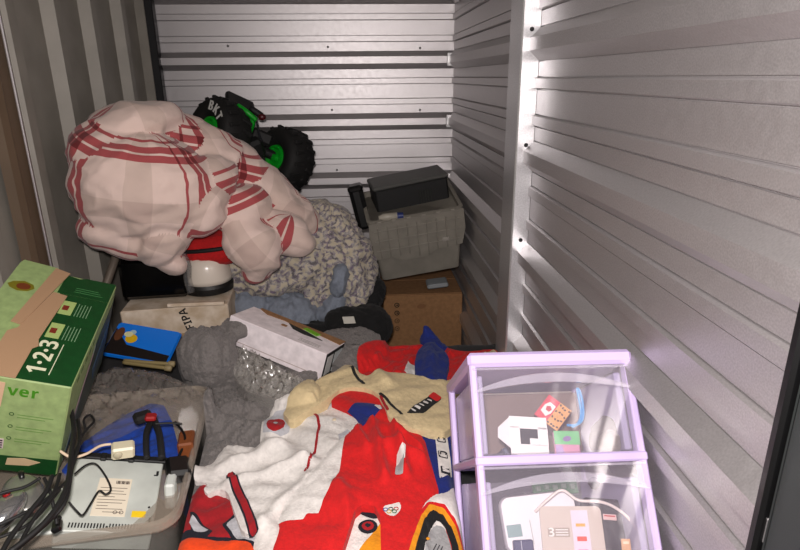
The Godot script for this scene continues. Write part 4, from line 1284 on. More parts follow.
func build_heap() -> void:
	# the dark mass of clothing everything lies on
	var hn_ := FastNoiseLite.new()
	hn_.seed = 7
	hn_.frequency = 7.0
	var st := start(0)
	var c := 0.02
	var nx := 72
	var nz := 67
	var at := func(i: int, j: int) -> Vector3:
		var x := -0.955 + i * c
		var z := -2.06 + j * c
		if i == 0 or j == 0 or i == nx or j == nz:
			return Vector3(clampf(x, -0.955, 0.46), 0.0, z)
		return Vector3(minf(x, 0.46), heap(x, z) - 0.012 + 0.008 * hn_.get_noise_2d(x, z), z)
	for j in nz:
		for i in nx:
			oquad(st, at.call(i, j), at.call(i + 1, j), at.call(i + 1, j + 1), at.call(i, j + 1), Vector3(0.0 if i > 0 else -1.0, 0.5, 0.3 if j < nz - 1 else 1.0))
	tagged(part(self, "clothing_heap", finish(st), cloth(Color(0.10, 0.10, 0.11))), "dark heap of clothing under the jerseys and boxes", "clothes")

	# grey plush throw between tub and jerseys
	var pl := thing("plush_throw", "grey crushed plush throw crumpled between the tub and jerseys", "blanket")
	var pm := textured(Color(0.45, 0.43, 0.42), 0.9, 0.0, noise_tex("pile", 0.2, 101, Color(0.88, 0.88, 0.88), Color(1, 1, 1), 512, FastNoiseLite.TYPE_SIMPLEX_SMOOTH, 3), 1.6, normal_tex("crush_n", 0.045, 102, 10.0, 512, 5), 1.0)
	pm.rim_enabled = true
	pm.rim = 0.6
	var lo := garment(rounded(PackedVector2Array([Vector2(-0.507, -1.527), Vector2(-0.491, -1.662), Vector2(-0.404, -1.640), Vector2(-0.288, -1.482), Vector2(-0.200, -1.394), Vector2(-0.165, -1.294), Vector2(-0.219, -1.230), Vector2(-0.287, -1.209), Vector2(-0.349, -1.171), Vector2(-0.366, -1.100), Vector2(-0.358, -0.986), Vector2(-0.351, -0.863), Vector2(-0.381, -0.867), Vector2(-0.403, -1.020), Vector2(-0.418, -1.184), Vector2(-0.427, -1.349)])), {"t": 0.02, "er": 0.03, "amp": 0.012, "freq": 9.0, "off": 0.02, "crisp": true, "seed": 3, "dir": 40.0, "stretch": 2.5, "fine": 0.007,
		"ridges": [[-0.37, -1.36, -0.22, -1.26, 0.025, 0.022], [-0.40, -1.42, -0.30, -1.40, 0.03, 0.03]]})
	part(pl, "front_lobe", gsurf(lo, lo.poly), pm)
	var fold_ridges := []
	for i in 7:
		fold_ridges.append([-0.56 + i * 0.036, -1.80, -0.55 + i * 0.030, -1.50, 0.011, 0.016 + 0.004 * (i % 3)])
	var up := garment(rounded(PackedVector2Array([Vector2(-0.629, -1.830), Vector2(-0.670, -2.050), Vector2(-0.610, -2.161), Vector2(-0.485, -2.220), Vector2(-0.414, -2.262), Vector2(-0.205, -1.745), Vector2(-0.124, -1.564), Vector2(-0.174, -1.412), Vector2(-0.279, -1.432), Vector2(-0.377, -1.573), Vector2(-0.436, -1.530), Vector2(-0.510, -1.573)])), {"t": 0.03, "er": 0.05, "amp": 0.008, "freq": 9.0, "off": 0.04, "crisp": true, "seed": 4, "dir": 10.0, "stretch": 0.4, "fine": 0.007, "ridges": fold_ridges + [[-0.50, -1.70, -0.46, -1.62, 0.08, 0.085]]})
	part(pl, "back_lobe", gsurf(up, up.poly), pm)
	part(pl, "standing_fold", puffy([[Vector3(-0.448, 0.817, -1.600), rz(8), Vector3(0.078, 0.09, 0.075), Vector2.ZERO, 0.0], [Vector3(-0.408, 0.864, -1.700), rz(14), Vector3(0.07, 0.03, 0.06), Vector2.ZERO, 0.0], [Vector3(-0.494, 0.831, -1.630), rz(-5), Vector3(0.04, 0.075, 0.06), Vector2.ZERO, 0.0]], 0.008, 0.03, 0.008, 5.0, 47, Vector3(4.5, 0.6, 1.0)), pm)
	var rt := garment(rounded(PackedVector2Array([Vector2(-0.173, -1.841), Vector2(-0.094, -2.232), Vector2(0.007, -2.204), Vector2(0.072, -1.733), Vector2(0.024, -1.610), Vector2(-0.056, -1.556), Vector2(-0.129, -1.660)])), {"t": 0.03, "er": 0.05, "amp": 0.006, "freq": 9.0, "off": 0.04, "crisp": true, "seed": 5, "fine": 0.003, "lift": 0.02})
	part(pl, "right_lobe", gsurf(rt, rt.poly), pm)

	# crinkled clear bag under the white box
	var bag := thing("plastic_bag", "shiny crinkled clear plastic bag under the long white box", "plastic bag")
	var bgm := garment(rounded(PackedVector2Array([Vector2(-0.431, -1.708), Vector2(-0.358, -1.720), Vector2(-0.210, -1.518), Vector2(-0.122, -1.378), Vector2(-0.149, -1.324), Vector2(-0.242, -1.375), Vector2(-0.341, -1.462)])), {"t": 0.02, "er": 0.02, "off": 0.07, "crisp": true, "amp": 0.03, "freq": 13.0, "seed": 9, "fine": 0.016, "cell": 0.005, "stretch": 1.6})
	var film := clear(Color(0.78, 0.76, 0.73), 0.26, 0.13)
	part(bag, "film", gsurf(bgm, bgm.poly), film)

	# long white box, ends printed black, top torn open
	var wb := thing("long_white_box", "long white cardboard box with torn kraft edge lying on the plush throw", "box", T(Vector3(-0.241, 0.828, -1.683), Vector3(-8.6, -23.1, -13.5)))
	var wm := textured(Color(0.95, 0.91, 0.92), 0.6, 0.0, noise_tex("paper", 0.05, 41, Color.WHITE, Color.WHITE), 2.0)
	part(wb, "carton", rbox(Vector3(0.333, 0.088, 0.128), 0.002), wm)
	part(wb, "front_crease", prism(rect(-0.15, -0.030, 0.15, -0.028), 0.0008), mat(Color(0.66, 0.60, 0.58), 0.7), T(Vector3(0, 0, 0.0641)))
	var top := T(Vector3(0, 0.0442, 0), Vector3(-90, 0, 0))
	part(wb, "torn_kraft_edge", prism(PackedVector2Array([Vector2(-0.14, 0.062), Vector2(-0.10, 0.04), Vector2(-0.04, 0.046), Vector2(0.02, 0.036), Vector2(0.08, 0.042), Vector2(0.165, 0.03), Vector2(0.166, 0.07), Vector2(-0.14, 0.072)]), 0.0016), M.kraft, top, "torn brown kraft edge")
	part(wb, "dark_print", prism(PackedVector2Array([Vector2(-0.02, 0.040), Vector2(0.01, 0.012), Vector2(0.05, 0.004), Vector2(0.115, 0.010), Vector2(0.05, 0.030)]), 0.0018), mat(Color(0.10, 0.11, 0.10), 0.6), top)
	part(wb, "green_print", prism(PackedVector2Array([Vector2(0.03, 0.040), Vector2(0.085, 0.026), Vector2(0.092, 0.046), Vector2(0.036, 0.058)]), 0.0022), mat(Color(0.42, 0.66, 0.10), 0.6), top, "lime green printed patch")
	part(wb, "kraft_tab", prism(rect(-0.03, 0.006, -0.012, 0.018), 0.002), M.kraft, top)
	for k in 3:
		part(wb, "small_print", prism(rect(0.06, -0.030 - k * 0.008, 0.13, -0.0285 - k * 0.008), 0.0012), mat(Color(0.55, 0.53, 0.52), 0.7), top)
	var ed := T(Vector3(0.1666, 0, 0), Vector3(0, 90, 0))
	part(wb, "end_print", prism(rect(-0.062, -0.042, 0.062, 0.042), 0.0008), mat(Color(0.05, 0.05, 0.05), 0.6), ed, "black printed box end")
	part(wb, "end_panel", prism(rect(-0.05, -0.03, -0.012, 0.03), 0.0008), mat(Color(0.75, 0.75, 0.74), 0.6), ed * T(Vector3(0, 0, 0.0008)))
	part(wb, "end_panel", prism(rect(0.0, -0.01, 0.05, 0.03), 0.0008), mat(Color(0.68, 0.70, 0.70), 0.6), ed * T(Vector3(0, 0, 0.0008)))
	part(wb, "end_panel", prism(rect(0.0, -0.032, 0.05, -0.02), 0.0008), mat(Color(0.68, 0.70, 0.70), 0.6), ed * T(Vector3(0, 0, 0.0008)))
	# black jacket slumped between mottled throw and carton
	var bj := thing("black_jacket", "black jacket slumped between the mottled throw and brown box", "jacket")
	part(bj, "body", puffy([[Vector3(-0.042, 0.701, -2.120), rz(-10), Vector3(0.10, 0.045, 0.10), Vector2.ZERO, 0.0], [Vector3(0.036, 0.672, -2.150), rz(-40), Vector3(0.08, 0.07, 0.1), Vector2.ZERO, 0.0], [Vector3(0.024, 0.713, -2.320), rz(60), Vector3(0.10, 0.06, 0.10), Vector2.ZERO, 0.0], [Vector3(-0.242, 0.663, -2.100), rz(0), Vector3(0.12, 0.05, 0.1), Vector2.ZERO, 0.0]], 0.012, 0.03, 0.008, 10.0, 27), cloth(Color(0.045, 0.045, 0.05)))
	part(bj, "white_tag", rbox(Vector3(0.045, 0.003, 0.03), 0.001), mat(Color(0.75, 0.74, 0.70), 0.7), T(Vector3(-0.050, 0.764, -1.990), Vector3(35, 15, -10)), "white sewn tag")

func build_jerseys() -> void:
	var red := cloth(Color(0.80, 0.05, 0.06))
	var blue := cloth(Color(0.04, 0.13, 0.44))
	var cream := cloth(Color(0.83, 0.75, 0.58))
	var white := cloth(Color(0.88, 0.86, 0.84))
	var black := cloth(Color(0.03, 0.03, 0.035))
	var navy := cloth(Color(0.05, 0.06, 0.12))
	var gold := cloth(Color(0.86, 0.55, 0.03))
	var crimson := cloth(Color(0.62, 0.04, 0.09))
	var grey := cloth(Color(0.62, 0.62, 0.62))
	var silver := cloth(Color(0.72, 0.72, 0.74))

	# red jersey at the back of the heap, with a white flash
	var a := thing("red_jersey", "red jersey crumpled at the back of the heap by the brown box", "jersey")
	var ga := garment(rounded(PackedVector2Array([Vector2(-0.025, -1.615), Vector2(0.025, -1.696), Vector2(0.080, -1.764), Vector2(0.174, -1.783), Vector2(0.232, -1.817), Vector2(0.290, -1.751), Vector2(0.340, -1.734), Vector2(0.424, -1.753), Vector2(0.445, -1.729), Vector2(0.407, -1.592), Vector2(0.355, -1.467), Vector2(0.296, -1.464), Vector2(0.214, -1.487), Vector2(0.129, -1.496), Vector2(0.032, -1.499), Vector2(-0.008, -1.487)])), {"off": 0.02, "t": 0.025, "er": 0.016, "amp": 0.014, "freq": 8.0, "seed": 11, "dir": 60.0, "ridges": [[0.0, -1.78, 0.12, -1.80, 0.03, 0.03]]})
	part(a, "body", gsurf(ga, ga.poly), red)
	part(a, "white_flash", gsurf(ga, PackedVector2Array([Vector2(0.135, -1.632), Vector2(0.153, -1.603), Vector2(0.144, -1.503), Vector2(0.115, -1.542)]), 0.002), white)
	part(a, "cream_panel", gsurf(ga, rounded(PackedVector2Array([Vector2(0.360, -1.642), Vector2(0.386, -1.707), Vector2(0.426, -1.736), Vector2(0.436, -1.683), Vector2(0.410, -1.598), Vector2(0.383, -1.600)])), 0.002), cream)
	part(a, "black_trim", gsurf(ga, line_poly(PackedVector2Array([Vector2(0.354, -1.642), Vector2(0.369, -1.670), Vector2(0.373, -1.642), Vector2(0.367, -1.586)]), 0.012), 0.003), black)

	# blue sleeve poking up
	var b := thing("blue_sleeve_jersey", "royal blue jersey sleeve standing up behind the cream jersey", "jersey")
	var gb := garment(rounded(PackedVector2Array([Vector2(0.165, -1.660), Vector2(0.195, -1.730), Vector2(0.226, -1.747), Vector2(0.253, -1.685), Vector2(0.259, -1.595), Vector2(0.236, -1.522), Vector2(0.226, -1.419), Vector2(0.179, -1.396), Vector2(0.148, -1.463), Vector2(0.145, -1.546)])), {"off": 0.05, "t": 0.03, "er": 0.016, "amp": 0.008, "freq": 9.0, "seed": 12, "dir": 80.0, "lift": 0.02})
	part(b, "body", gsurf(gb, gb.poly), blue)
	part(b, "cuff", puffy([[Vector3(0.226, 0.742, -1.800), rz(-55), Vector3(0.045, 0.03, 0.03), Vector2.ZERO, 0.0], [Vector3(0.217, 0.782, -1.810), rz(-65), Vector3(0.032, 0.012, 0.015), Vector2.ZERO, 0.0], [Vector3(0.243, 0.730, -1.770), rz(-40), Vector3(0.06, 0.035, 0.04), Vector2.ZERO, 0.0]], 0.006, 0.02, 0.003, 14.0, 5), blue)

	# crimson jersey with outlined lettering at the lower left
	var l := thing("crimson_jersey", "crimson jersey with dark outlined white lettering beside the tub", "jersey")
	var gl := garment(rounded(PackedVector2Array([Vector2(-0.384, -1.085), Vector2(-0.365, -1.124), Vector2(-0.311, -1.140), Vector2(-0.228, -1.067), Vector2(-0.178, -0.972), Vector2(-0.160, -0.812), Vector2(-0.367, -0.841), Vector2(-0.396, -0.972), Vector2(-0.393, -1.018)])), {"off": 0.0, "t": 0.010, "er": 0.016, "amp": 0.008, "freq": 8.0, "seed": 13, "dir": 20.0})
	part(l, "body", gsurf(gl, gl.poly), crimson)
	part(l, "letter_outline", gsurf(gl, PackedVector2Array([Vector2(-0.276, -1.033), Vector2(-0.298, -0.997), Vector2(-0.260, -0.944), Vector2(-0.206, -0.923), Vector2(-0.214, -0.975)]), 0.0015), navy)
	part(l, "letter_fill", gsurf(gl, PackedVector2Array([Vector2(-0.272, -1.023), Vector2(-0.289, -0.995), Vector2(-0.257, -0.951), Vector2(-0.207, -0.930), Vector2(-0.213, -0.970)]), 0.003), silver)
	part(l, "letter_outline", gsurf(gl, PackedVector2Array([Vector2(-0.370, -1.036), Vector2(-0.357, -1.025), Vector2(-0.336, -1.004), Vector2(-0.312, -0.981), Vector2(-0.322, -0.965), Vector2(-0.271, -0.963), Vector2(-0.259, -0.939), Vector2(-0.385, -0.953), Vector2(-0.377, -0.978), Vector2(-0.354, -0.980)]), 0.0015), navy)
	part(l, "letter_fill", gsurf(gl, PackedVector2Array([Vector2(-0.362, -1.020), Vector2(-0.336, -0.996), Vector2(-0.316, -0.982), Vector2(-0.349, -0.979), Vector2(-0.362, -0.998)]), 0.003), silver)
	part(l, "letter_fill", gsurf(gl, PackedVector2Array([Vector2(-0.382, -1.067), Vector2(-0.373, -1.048), Vector2(-0.383, -1.006), Vector2(-0.389, -1.001)]), 0.003), silver)

	# jersey under the red one: white panel, navy emblem, gold part
	var i := thing("white_gold_jersey", "white and gold jersey with navy emblem showing under the red jersey", "jersey")
	var gi := garment(PackedVector2Array([Vector2(-0.034, -1.006), Vector2(0.048, -1.001), Vector2(0.034, -0.774), Vector2(-0.088, -0.786), Vector2(-0.059, -0.879)]), {"off": 0.02, "t": 0.008, "er": 0.016, "amp": 0.003, "seed": 14})
	part(i, "white_panel", gsurf(gi, gi.poly), white)
	part(i, "gold_panel", gsurf(gi, PackedVector2Array([Vector2(0.046, -0.969), Vector2(0.034, -0.770), Vector2(-0.054, -0.778), Vector2(-0.024, -0.873)]), 0.002), gold)
	part(i, "emblem", gsurf(gi, rounded(PackedVector2Array([Vector2(-0.025, -0.987), Vector2(0.003, -0.986), Vector2(0.027, -0.980), Vector2(0.022, -0.956), Vector2(0.013, -0.942), Vector2(-0.002, -0.949), Vector2(-0.022, -0.962)])), 0.003), navy)
	part(i, "emblem_eye", gsurf(gi, rounded(PackedVector2Array([Vector2(-0.013, -0.983), Vector2(0.003, -0.980), Vector2(-0.002, -0.969), Vector2(-0.012, -0.972)])), 0.0045), white)
	part(i, "emblem", gsurf(gi, ellipse2(PackedVector2Array([Vector2(-0.003, -0.928)]), 0.019, 0.016), 0.003), navy)
	part(i, "emblem_ring", gsurf(gi, ellipse2(PackedVector2Array([Vector2(-0.003, -0.928)]), 0.012, 0.010), 0.0045), crimson)
	part(i, "emblem_eye", gsurf(gi, ellipse2(PackedVector2Array([Vector2(-0.003, -0.928)]), 0.006, 0.005), 0.006), navy)

	# blue jersey along the cart with lettered label
	var j := thing("blue_jersey", "blue jersey with white boxed letters lying beside the drawer cart", "jersey")
	var gj := garment(PackedVector2Array([Vector2(0.117, -1.253), Vector2(0.212, -1.257), Vector2(0.206, -1.069), Vector2(0.174, -0.939), Vector2(0.140, -0.951), Vector2(0.126, -1.070)]), {"off": 0.035, "t": 0.010, "er": 0.016, "amp": 0.003, "seed": 15})
	part(j, "body", gsurf(gj, gj.poly), blue)
	var plate := part(j, "label_plate", gsurf(gj, PackedVector2Array([Vector2(0.162, -1.206), Vector2(0.192, -1.217), Vector2(0.183, -1.069), Vector2(0.152, -1.042)]), 0.002), white)
	var px := [PackedVector2Array([Vector2(0.174, -1.180)]), PackedVector2Array([Vector2(0.170, -1.123)]), PackedVector2Array([Vector2(0.169, -1.072)])]
	var d0: Vector2 = px[0][0]
	var d1: Vector2 = px[2][0]
	var down := (d1 - d0).normalized()
	for k in 3:
		var q: Vector2 = px[k][0]
		var hh := sample(gj, q) + 0.0035
		var side := Vector2(down.y, -down.x)
		part(plate, "letter_box", gsurf(gj, PackedVector2Array([q - side * 0.0105 - down * 0.0125, q + side * 0.0105 - down * 0.0125, q + side * 0.0105 + down * 0.0125, q - side * 0.0105 + down * 0.0125]), 0.0032), navy)
		var slope_down := (sample(gj, q + down * 0.013) - sample(gj, q - down * 0.013)) / 0.026
		var slope_side := (sample(gj, q + side * 0.010) - sample(gj, q - side * 0.010)) / 0.020
		var tx := Vector3(down.x, slope_down, down.y).normalized()
		var ty := Vector3(side.x, slope_side, side.y)
		ty = (ty - tx * ty.dot(tx)).normalized()
		if k < 2:
			part(plate, "letter_ground", gsurf(gj, PackedVector2Array([q - side * 0.0085 - down * 0.0105, q + side * 0.0085 - down * 0.0105, q + side * 0.0085 + down * 0.0105, q - side * 0.0085 + down * 0.0105]), 0.0042), white)
		part(plate, "letter", letters(["C", "C", "M"][k], 0.022, 0.0012, true), navy if k < 2 else white, Transform3D(Basis(tx, ty, tx.cross(ty)), Vector3(q.x, hh + 0.0030, q.y)))

	# white baseball jersey
	var w := thing("white_jersey", "white jersey with red piping and striped cuff spread on the heap", "jersey")
	var gw := garment(rounded(PackedVector2Array([Vector2(-0.204, -1.362), Vector2(-0.149, -1.364), Vector2(-0.103, -1.384), Vector2(-0.060, -1.336), Vector2(-0.024, -1.288), Vector2(-0.012, -1.249), Vector2(-0.029, -1.214), Vector2(-0.048, -1.179), Vector2(-0.072, -1.083), Vector2(-0.107, -1.014), Vector2(-0.141, -0.978), Vector2(-0.157, -0.936), Vector2(-0.158, -0.876), Vector2(-0.167, -0.807), Vector2(-0.213, -0.813), Vector2(-0.219, -0.896), Vector2(-0.220, -0.949), Vector2(-0.245, -0.947), Vector2(-0.275, -1.015), Vector2(-0.303, -1.085), Vector2(-0.329, -1.093), Vector2(-0.344, -1.077), Vector2(-0.357, -1.093), Vector2(-0.346, -1.110), Vector2(-0.392, -1.131), Vector2(-0.400, -1.154), Vector2(-0.382, -1.172), Vector2(-0.353, -1.182), Vector2(-0.347, -1.217), Vector2(-0.339, -1.248), Vector2(-0.293, -1.231), Vector2(-0.253, -1.219), Vector2(-0.256, -1.257), Vector2(-0.258, -1.319), Vector2(-0.239, -1.367)])), {"off": 0.03, "t": 0.012, "er": 0.016, "amp": 0.013, "freq": 5.0, "seed": 16, "dir": -35.0, "stretch": 2.4,
		"ridges": [[-0.30, -1.10, -0.14, -1.13, 0.016, 0.016], [-0.33, -1.16, -0.20, -1.20, 0.02, 0.018], [-0.24, -1.22, -0.12, -1.12, 0.018, 0.014], [-0.22, -0.95, -0.13, -1.06, 0.016, 0.014]]})
	part(w, "body", gsurf(gw, gw.poly), white)
	part(w, "piping", gsurf(gw, line_poly(PackedVector2Array([Vector2(-0.138, -1.323), Vector2(-0.120, -1.287), Vector2(-0.113, -1.248), Vector2(-0.115, -1.198), Vector2(-0.119, -1.155), Vector2(-0.125, -1.115), Vector2(-0.134, -1.076)]), 0.007), 0.003), crimson, Transform3D.IDENTITY, "red piping")
	part(w, "cuff_stripe", gsurf(gw, line_poly(PackedVector2Array([Vector2(-0.308, -1.137), Vector2(-0.275, -1.063), Vector2(-0.241, -0.990), Vector2(-0.221, -0.936)]), 0.019), 0.002), navy)
	part(w, "cuff_stripe", gsurf(gw, line_poly(PackedVector2Array([Vector2(-0.308, -1.137), Vector2(-0.275, -1.063), Vector2(-0.241, -0.990), Vector2(-0.221, -0.936)]), 0.012), 0.0035), crimson)
	part(w, "size_label", gsurf(gw, PackedVector2Array([Vector2(-0.045, -1.218), Vector2(-0.033, -1.200), Vector2(-0.047, -1.164), Vector2(-0.060, -1.160), Vector2(-0.066, -1.199)]), 0.003), silver)
	for q in [PackedVector2Array([Vector2(-0.116, -1.334)]), PackedVector2Array([Vector2(-0.077, -1.262)])]:
		var v: Vector2 = q[0]
		part(w, "button", lathe([Vector2(0, 0), Vector2(0.005, 0), Vector2(0.005, 0.0015), Vector2(0.0035, 0.0025), Vector2(0, 0.002)], 12), mat(Color(0.82, 0.76, 0.66), 0.4), T(Vector3(v.x, sample(gw, v) + 0.001, v.y)))
	# a second white sleeve with a round emblem
	var sl := part(w, "sleeve_end", gsurf(gw, PackedVector2Array([Vector2(-0.249, -1.249), Vector2(-0.252, -1.301), Vector2(-0.232, -1.342), Vector2(-0.187, -1.333), Vector2(-0.187, -1.258), Vector2(-0.207, -1.241)]), 0.003), silver)
	part(sl, "sleeve_emblem", gsurf(gw, ellipse2(PackedVector2Array([Vector2(-0.221, -1.278)]), 0.022, 0.032), 0.0045), crimson)
	part(sl, "emblem_mark", gsurf(gw, ellipse2(PackedVector2Array([Vector2(-0.221, -1.278)]), 0.005, 0.014), 0.006), silver)

	# red and white hockey jersey
	var h := thing("hockey_jersey", "bright red hockey jersey with white side panel and ringed patch", "jersey")
	var gh := garment(rounded(PackedVector2Array([Vector2(-0.061, -1.404), Vector2(0.019, -1.403), Vector2(0.068, -1.325), Vector2(0.104, -1.219), Vector2(0.133, -1.176), Vector2(0.138, -1.084), Vector2(0.146, -0.981), Vector2(0.115, -0.939), Vector2(0.086, -0.883), Vector2(0.053, -0.753), Vector2(0.020, -0.753), Vector2(0.019, -0.848), Vector2(0.022, -0.957), Vector2(-0.023, -0.966), Vector2(-0.040, -0.901), Vector2(-0.052, -0.855), Vector2(-0.069, -0.761), Vector2(-0.182, -0.776), Vector2(-0.179, -0.879), Vector2(-0.170, -0.931), Vector2(-0.177, -0.952), Vector2(-0.161, -0.993), Vector2(-0.129, -1.041), Vector2(-0.073, -1.143), Vector2(-0.042, -1.187), Vector2(-0.010, -1.225), Vector2(-0.024, -1.263), Vector2(-0.054, -1.302), Vector2(-0.096, -1.348)])), {"off": 0.045, "t": 0.012, "er": 0.016, "amp": 0.008, "freq": 4.5, "seed": 17, "dir": -25.0, "stretch": 2.5,
		"ridges": [[0.015, -1.22, 0.035, -1.03, 0.010, 0.024], [0.065, -1.20, 0.08, -1.04, 0.009, 0.026], [-0.03, -1.22, 0.0, -1.12, 0.010, 0.018], [0.05, -1.12, 0.12, -1.08, 0.016, 0.026], [0.08, -1.18, 0.12, -1.12, 0.010, 0.02], [-0.06, -1.02, -0.02, -0.90, 0.014, 0.014]]})
	part(h, "body", gsurf(gh, gh.poly), red)
	part(h, "white_panel", gsurf(gh, PackedVector2Array([Vector2(-0.051, -1.156), Vector2(-0.060, -1.055), Vector2(-0.085, -0.993), Vector2(-0.098, -0.948), Vector2(-0.120, -0.952), Vector2(-0.127, -0.941), Vector2(-0.178, -0.941), Vector2(-0.168, -0.989), Vector2(-0.136, -1.038), Vector2(-0.082, -1.139), Vector2(-0.047, -1.181)]), 0.002), white)
	part(h, "blue_yoke", gsurf(gh, PackedVector2Array([Vector2(-0.046, -1.279), Vector2(-0.023, -1.310), Vector2(0.026, -1.298), Vector2(0.043, -1.274), Vector2(-0.010, -1.198), Vector2(-0.023, -1.238)]), 0.002), blue)
	part(h, "white_flash", gsurf(gh, PackedVector2Array([Vector2(0.021, -1.285), Vector2(0.036, -1.296), Vector2(0.040, -1.266), Vector2(0.033, -1.262)]), 0.0035), white)
	part(h, "hem_label", gsurf(gh, PackedVector2Array([Vector2(0.064, -1.081), Vector2(0.084, -1.088), Vector2(0.079, -1.053), Vector2(0.059, -1.043)]), 0.004), white)
	part(h, "hem_label", gsurf(gh, PackedVector2Array([Vector2(0.060, -1.055), Vector2(0.079, -1.063), Vector2(0.073, -1.029), Vector2(0.056, -1.029)]), 0.005), grey)
	var patch := part(h, "round_patch", gsurf(gh, rounded(PackedVector2Array([Vector2(0.026, -0.949), Vector2(0.042, -0.956), Vector2(0.064, -0.963), Vector2(0.062, -0.943), Vector2(0.048, -0.924), Vector2(0.033, -0.929)])), 0.003), white, Transform3D.IDENTITY, "white patch with five small rings")
	var rc := [Color(0.15, 0.25, 0.55), Color(0.08, 0.08, 0.08), Color(0.65, 0.08, 0.08), Color(0.75, 0.60, 0.1), Color(0.1, 0.4, 0.2)]
	var pc: Vector2 = (PackedVector2Array([Vector2(0.043, -0.940)]))[0]
	for k in 5:
		var v := pc + Vector2(-0.0105 + 0.0105 * k if k < 3 else -0.005 + 0.0105 * (k - 3), -0.0025 if k < 3 else 0.004).rotated(-0.15)
		part(patch, "small_ring", ring(0.0035, 0.0048, 0.001, 14), mat(rc[k], 0.7), T(Vector3(v.x, sample(gh, v) + 0.0035, v.y)))

	# cream jersey: left sleeve and folded body with black patch
	var c := thing("cream_jersey", "cream jersey with black and red patch folded over the heap", "jersey")
	var gc := garment(rounded(PackedVector2Array([Vector2(-0.212, -1.320), Vector2(-0.183, -1.260), Vector2(-0.140, -1.294), Vector2(-0.104, -1.324), Vector2(-0.057, -1.386), Vector2(0.011, -1.367), Vector2(0.042, -1.316), Vector2(0.056, -1.202), Vector2(0.115, -1.178), Vector2(0.200, -1.183), Vector2(0.251, -1.340), Vector2(0.272, -1.494), Vector2(0.225, -1.447), Vector2(0.183, -1.425), Vector2(0.149, -1.474), Vector2(0.038, -1.472), Vector2(-0.002, -1.439), Vector2(-0.044, -1.559), Vector2(-0.096, -1.478), Vector2(-0.142, -1.431)])), {"off": 0.06, "t": 0.014, "er": 0.016, "amp": 0.006, "freq": 6.0, "seed": 18, "dir": 30.0, "stretch": 2.0,
		"ridges": [[-0.20, -1.40, 0.0, -1.50, 0.018, 0.012], [0.02, -1.50, 0.06, -1.40, 0.02, 0.016]]})
	part(c, "body", gsurf(gc, gc.poly), cream)
	part(c, "black_patch", gsurf(gc, PackedVector2Array([Vector2(0.095, -1.229), Vector2(0.140, -1.245), Vector2(0.196, -1.329), Vector2(0.181, -1.362), Vector2(0.161, -1.333), Vector2(0.128, -1.288)]), 0.002), black)
	part(c, "red_tip", gsurf(gc, PackedVector2Array([Vector2(0.161, -1.333), Vector2(0.180, -1.361), Vector2(0.197, -1.333), Vector2(0.181, -1.308)]), 0.0035), red)
	for k in 5:
		part(c, "patch_letter", gsurf(gc, quad_at(PackedVector2Array([Vector2(0.111, -1.242), Vector2(0.133, -1.266), Vector2(0.154, -1.296), Vector2(0.173, -1.326)]), k), 0.0035), white)
	part(c, "zip_slit", gsurf(gc, line_poly(PackedVector2Array([Vector2(0.036, -1.332), Vector2(0.052, -1.301), Vector2(0.065, -1.263), Vector2(0.086, -1.221)]), 0.008), 0.003), black, Transform3D.IDENTITY, "dark zip slit")
	part(c, "black_trim", gsurf(gc, line_poly(PackedVector2Array([Vector2(-0.040, -1.508), Vector2(-0.023, -1.438), Vector2(-0.002, -1.382)]), 0.009), 0.002), black)
	part(c, "black_trim", gsurf(gc, line_poly(PackedVector2Array([Vector2(0.038, -1.321), Vector2(0.046, -1.280), Vector2(0.054, -1.244)]), 0.007), 0.003), crimson)

	# black and gold collar with grey neck label, beside the cart
	var k2 := thing("gold_collar_jersey", "white jersey with black and gold striped collar beside the cart's foot", "jersey")
	var gk := garment(rounded(PackedVector2Array([Vector2(0.108, -0.952), Vector2(0.132, -0.977), Vector2(0.158, -0.990), Vector2(0.188, -1.041), Vector2(0.203, -1.043), Vector2(0.159, -0.762), Vector2(0.041, -0.766), Vector2(0.070, -0.870)])), {"off": 0.03, "t": 0.012, "er": 0.016, "amp": 0.004, "seed": 19})
	part(k2, "body", gsurf(gk, gk.poly), white)
	part(k2, "red_stripe", gsurf(gk, line_poly(PackedVector2Array([Vector2(0.058, -0.789), Vector2(0.082, -0.862), Vector2(0.105, -0.920), Vector2(0.123, -0.942), Vector2(0.143, -0.943), Vector2(0.159, -0.921), Vector2(0.163, -0.873), Vector2(0.156, -0.787)]), 0.028), 0.001), red)
	part(k2, "gold_stripe", gsurf(gk, line_poly(PackedVector2Array([Vector2(0.063, -0.790), Vector2(0.087, -0.861), Vector2(0.108, -0.914), Vector2(0.124, -0.938), Vector2(0.142, -0.939), Vector2(0.157, -0.919), Vector2(0.161, -0.873), Vector2(0.154, -0.787)]), 0.020), 0.0025), gold)
	part(k2, "collar", gsurf(gk, line_poly(PackedVector2Array([Vector2(0.070, -0.789), Vector2(0.093, -0.860), Vector2(0.111, -0.910), Vector2(0.125, -0.930), Vector2(0.141, -0.931), Vector2(0.152, -0.914), Vector2(0.157, -0.871), Vector2(0.151, -0.788)]), 0.013), 0.004), black)
	part(k2, "neck_label", gsurf(gk, rounded(PackedVector2Array([Vector2(0.083, -0.788), Vector2(0.097, -0.850), Vector2(0.117, -0.909), Vector2(0.130, -0.920), Vector2(0.141, -0.918), Vector2(0.147, -0.906), Vector2(0.150, -0.862), Vector2(0.144, -0.787)])), 0.002), grey, Transform3D.IDENTITY, "grey neck label")
	for q in [["mark", PackedVector2Array([Vector2(0.107, -0.873)])]]:
		var v: Vector2 = q[1][0]
		part(k2, "label_mark", lathe([Vector2(0, 0), Vector2(0.004, 0), Vector2(0.003, 0.001), Vector2(0, 0.001)], 6), gold, T(Vector3(v.x, sample(gk, v) + 0.003, v.y)))
	var lt: Vector2 = (PackedVector2Array([Vector2(0.117, -0.861)]))[0]
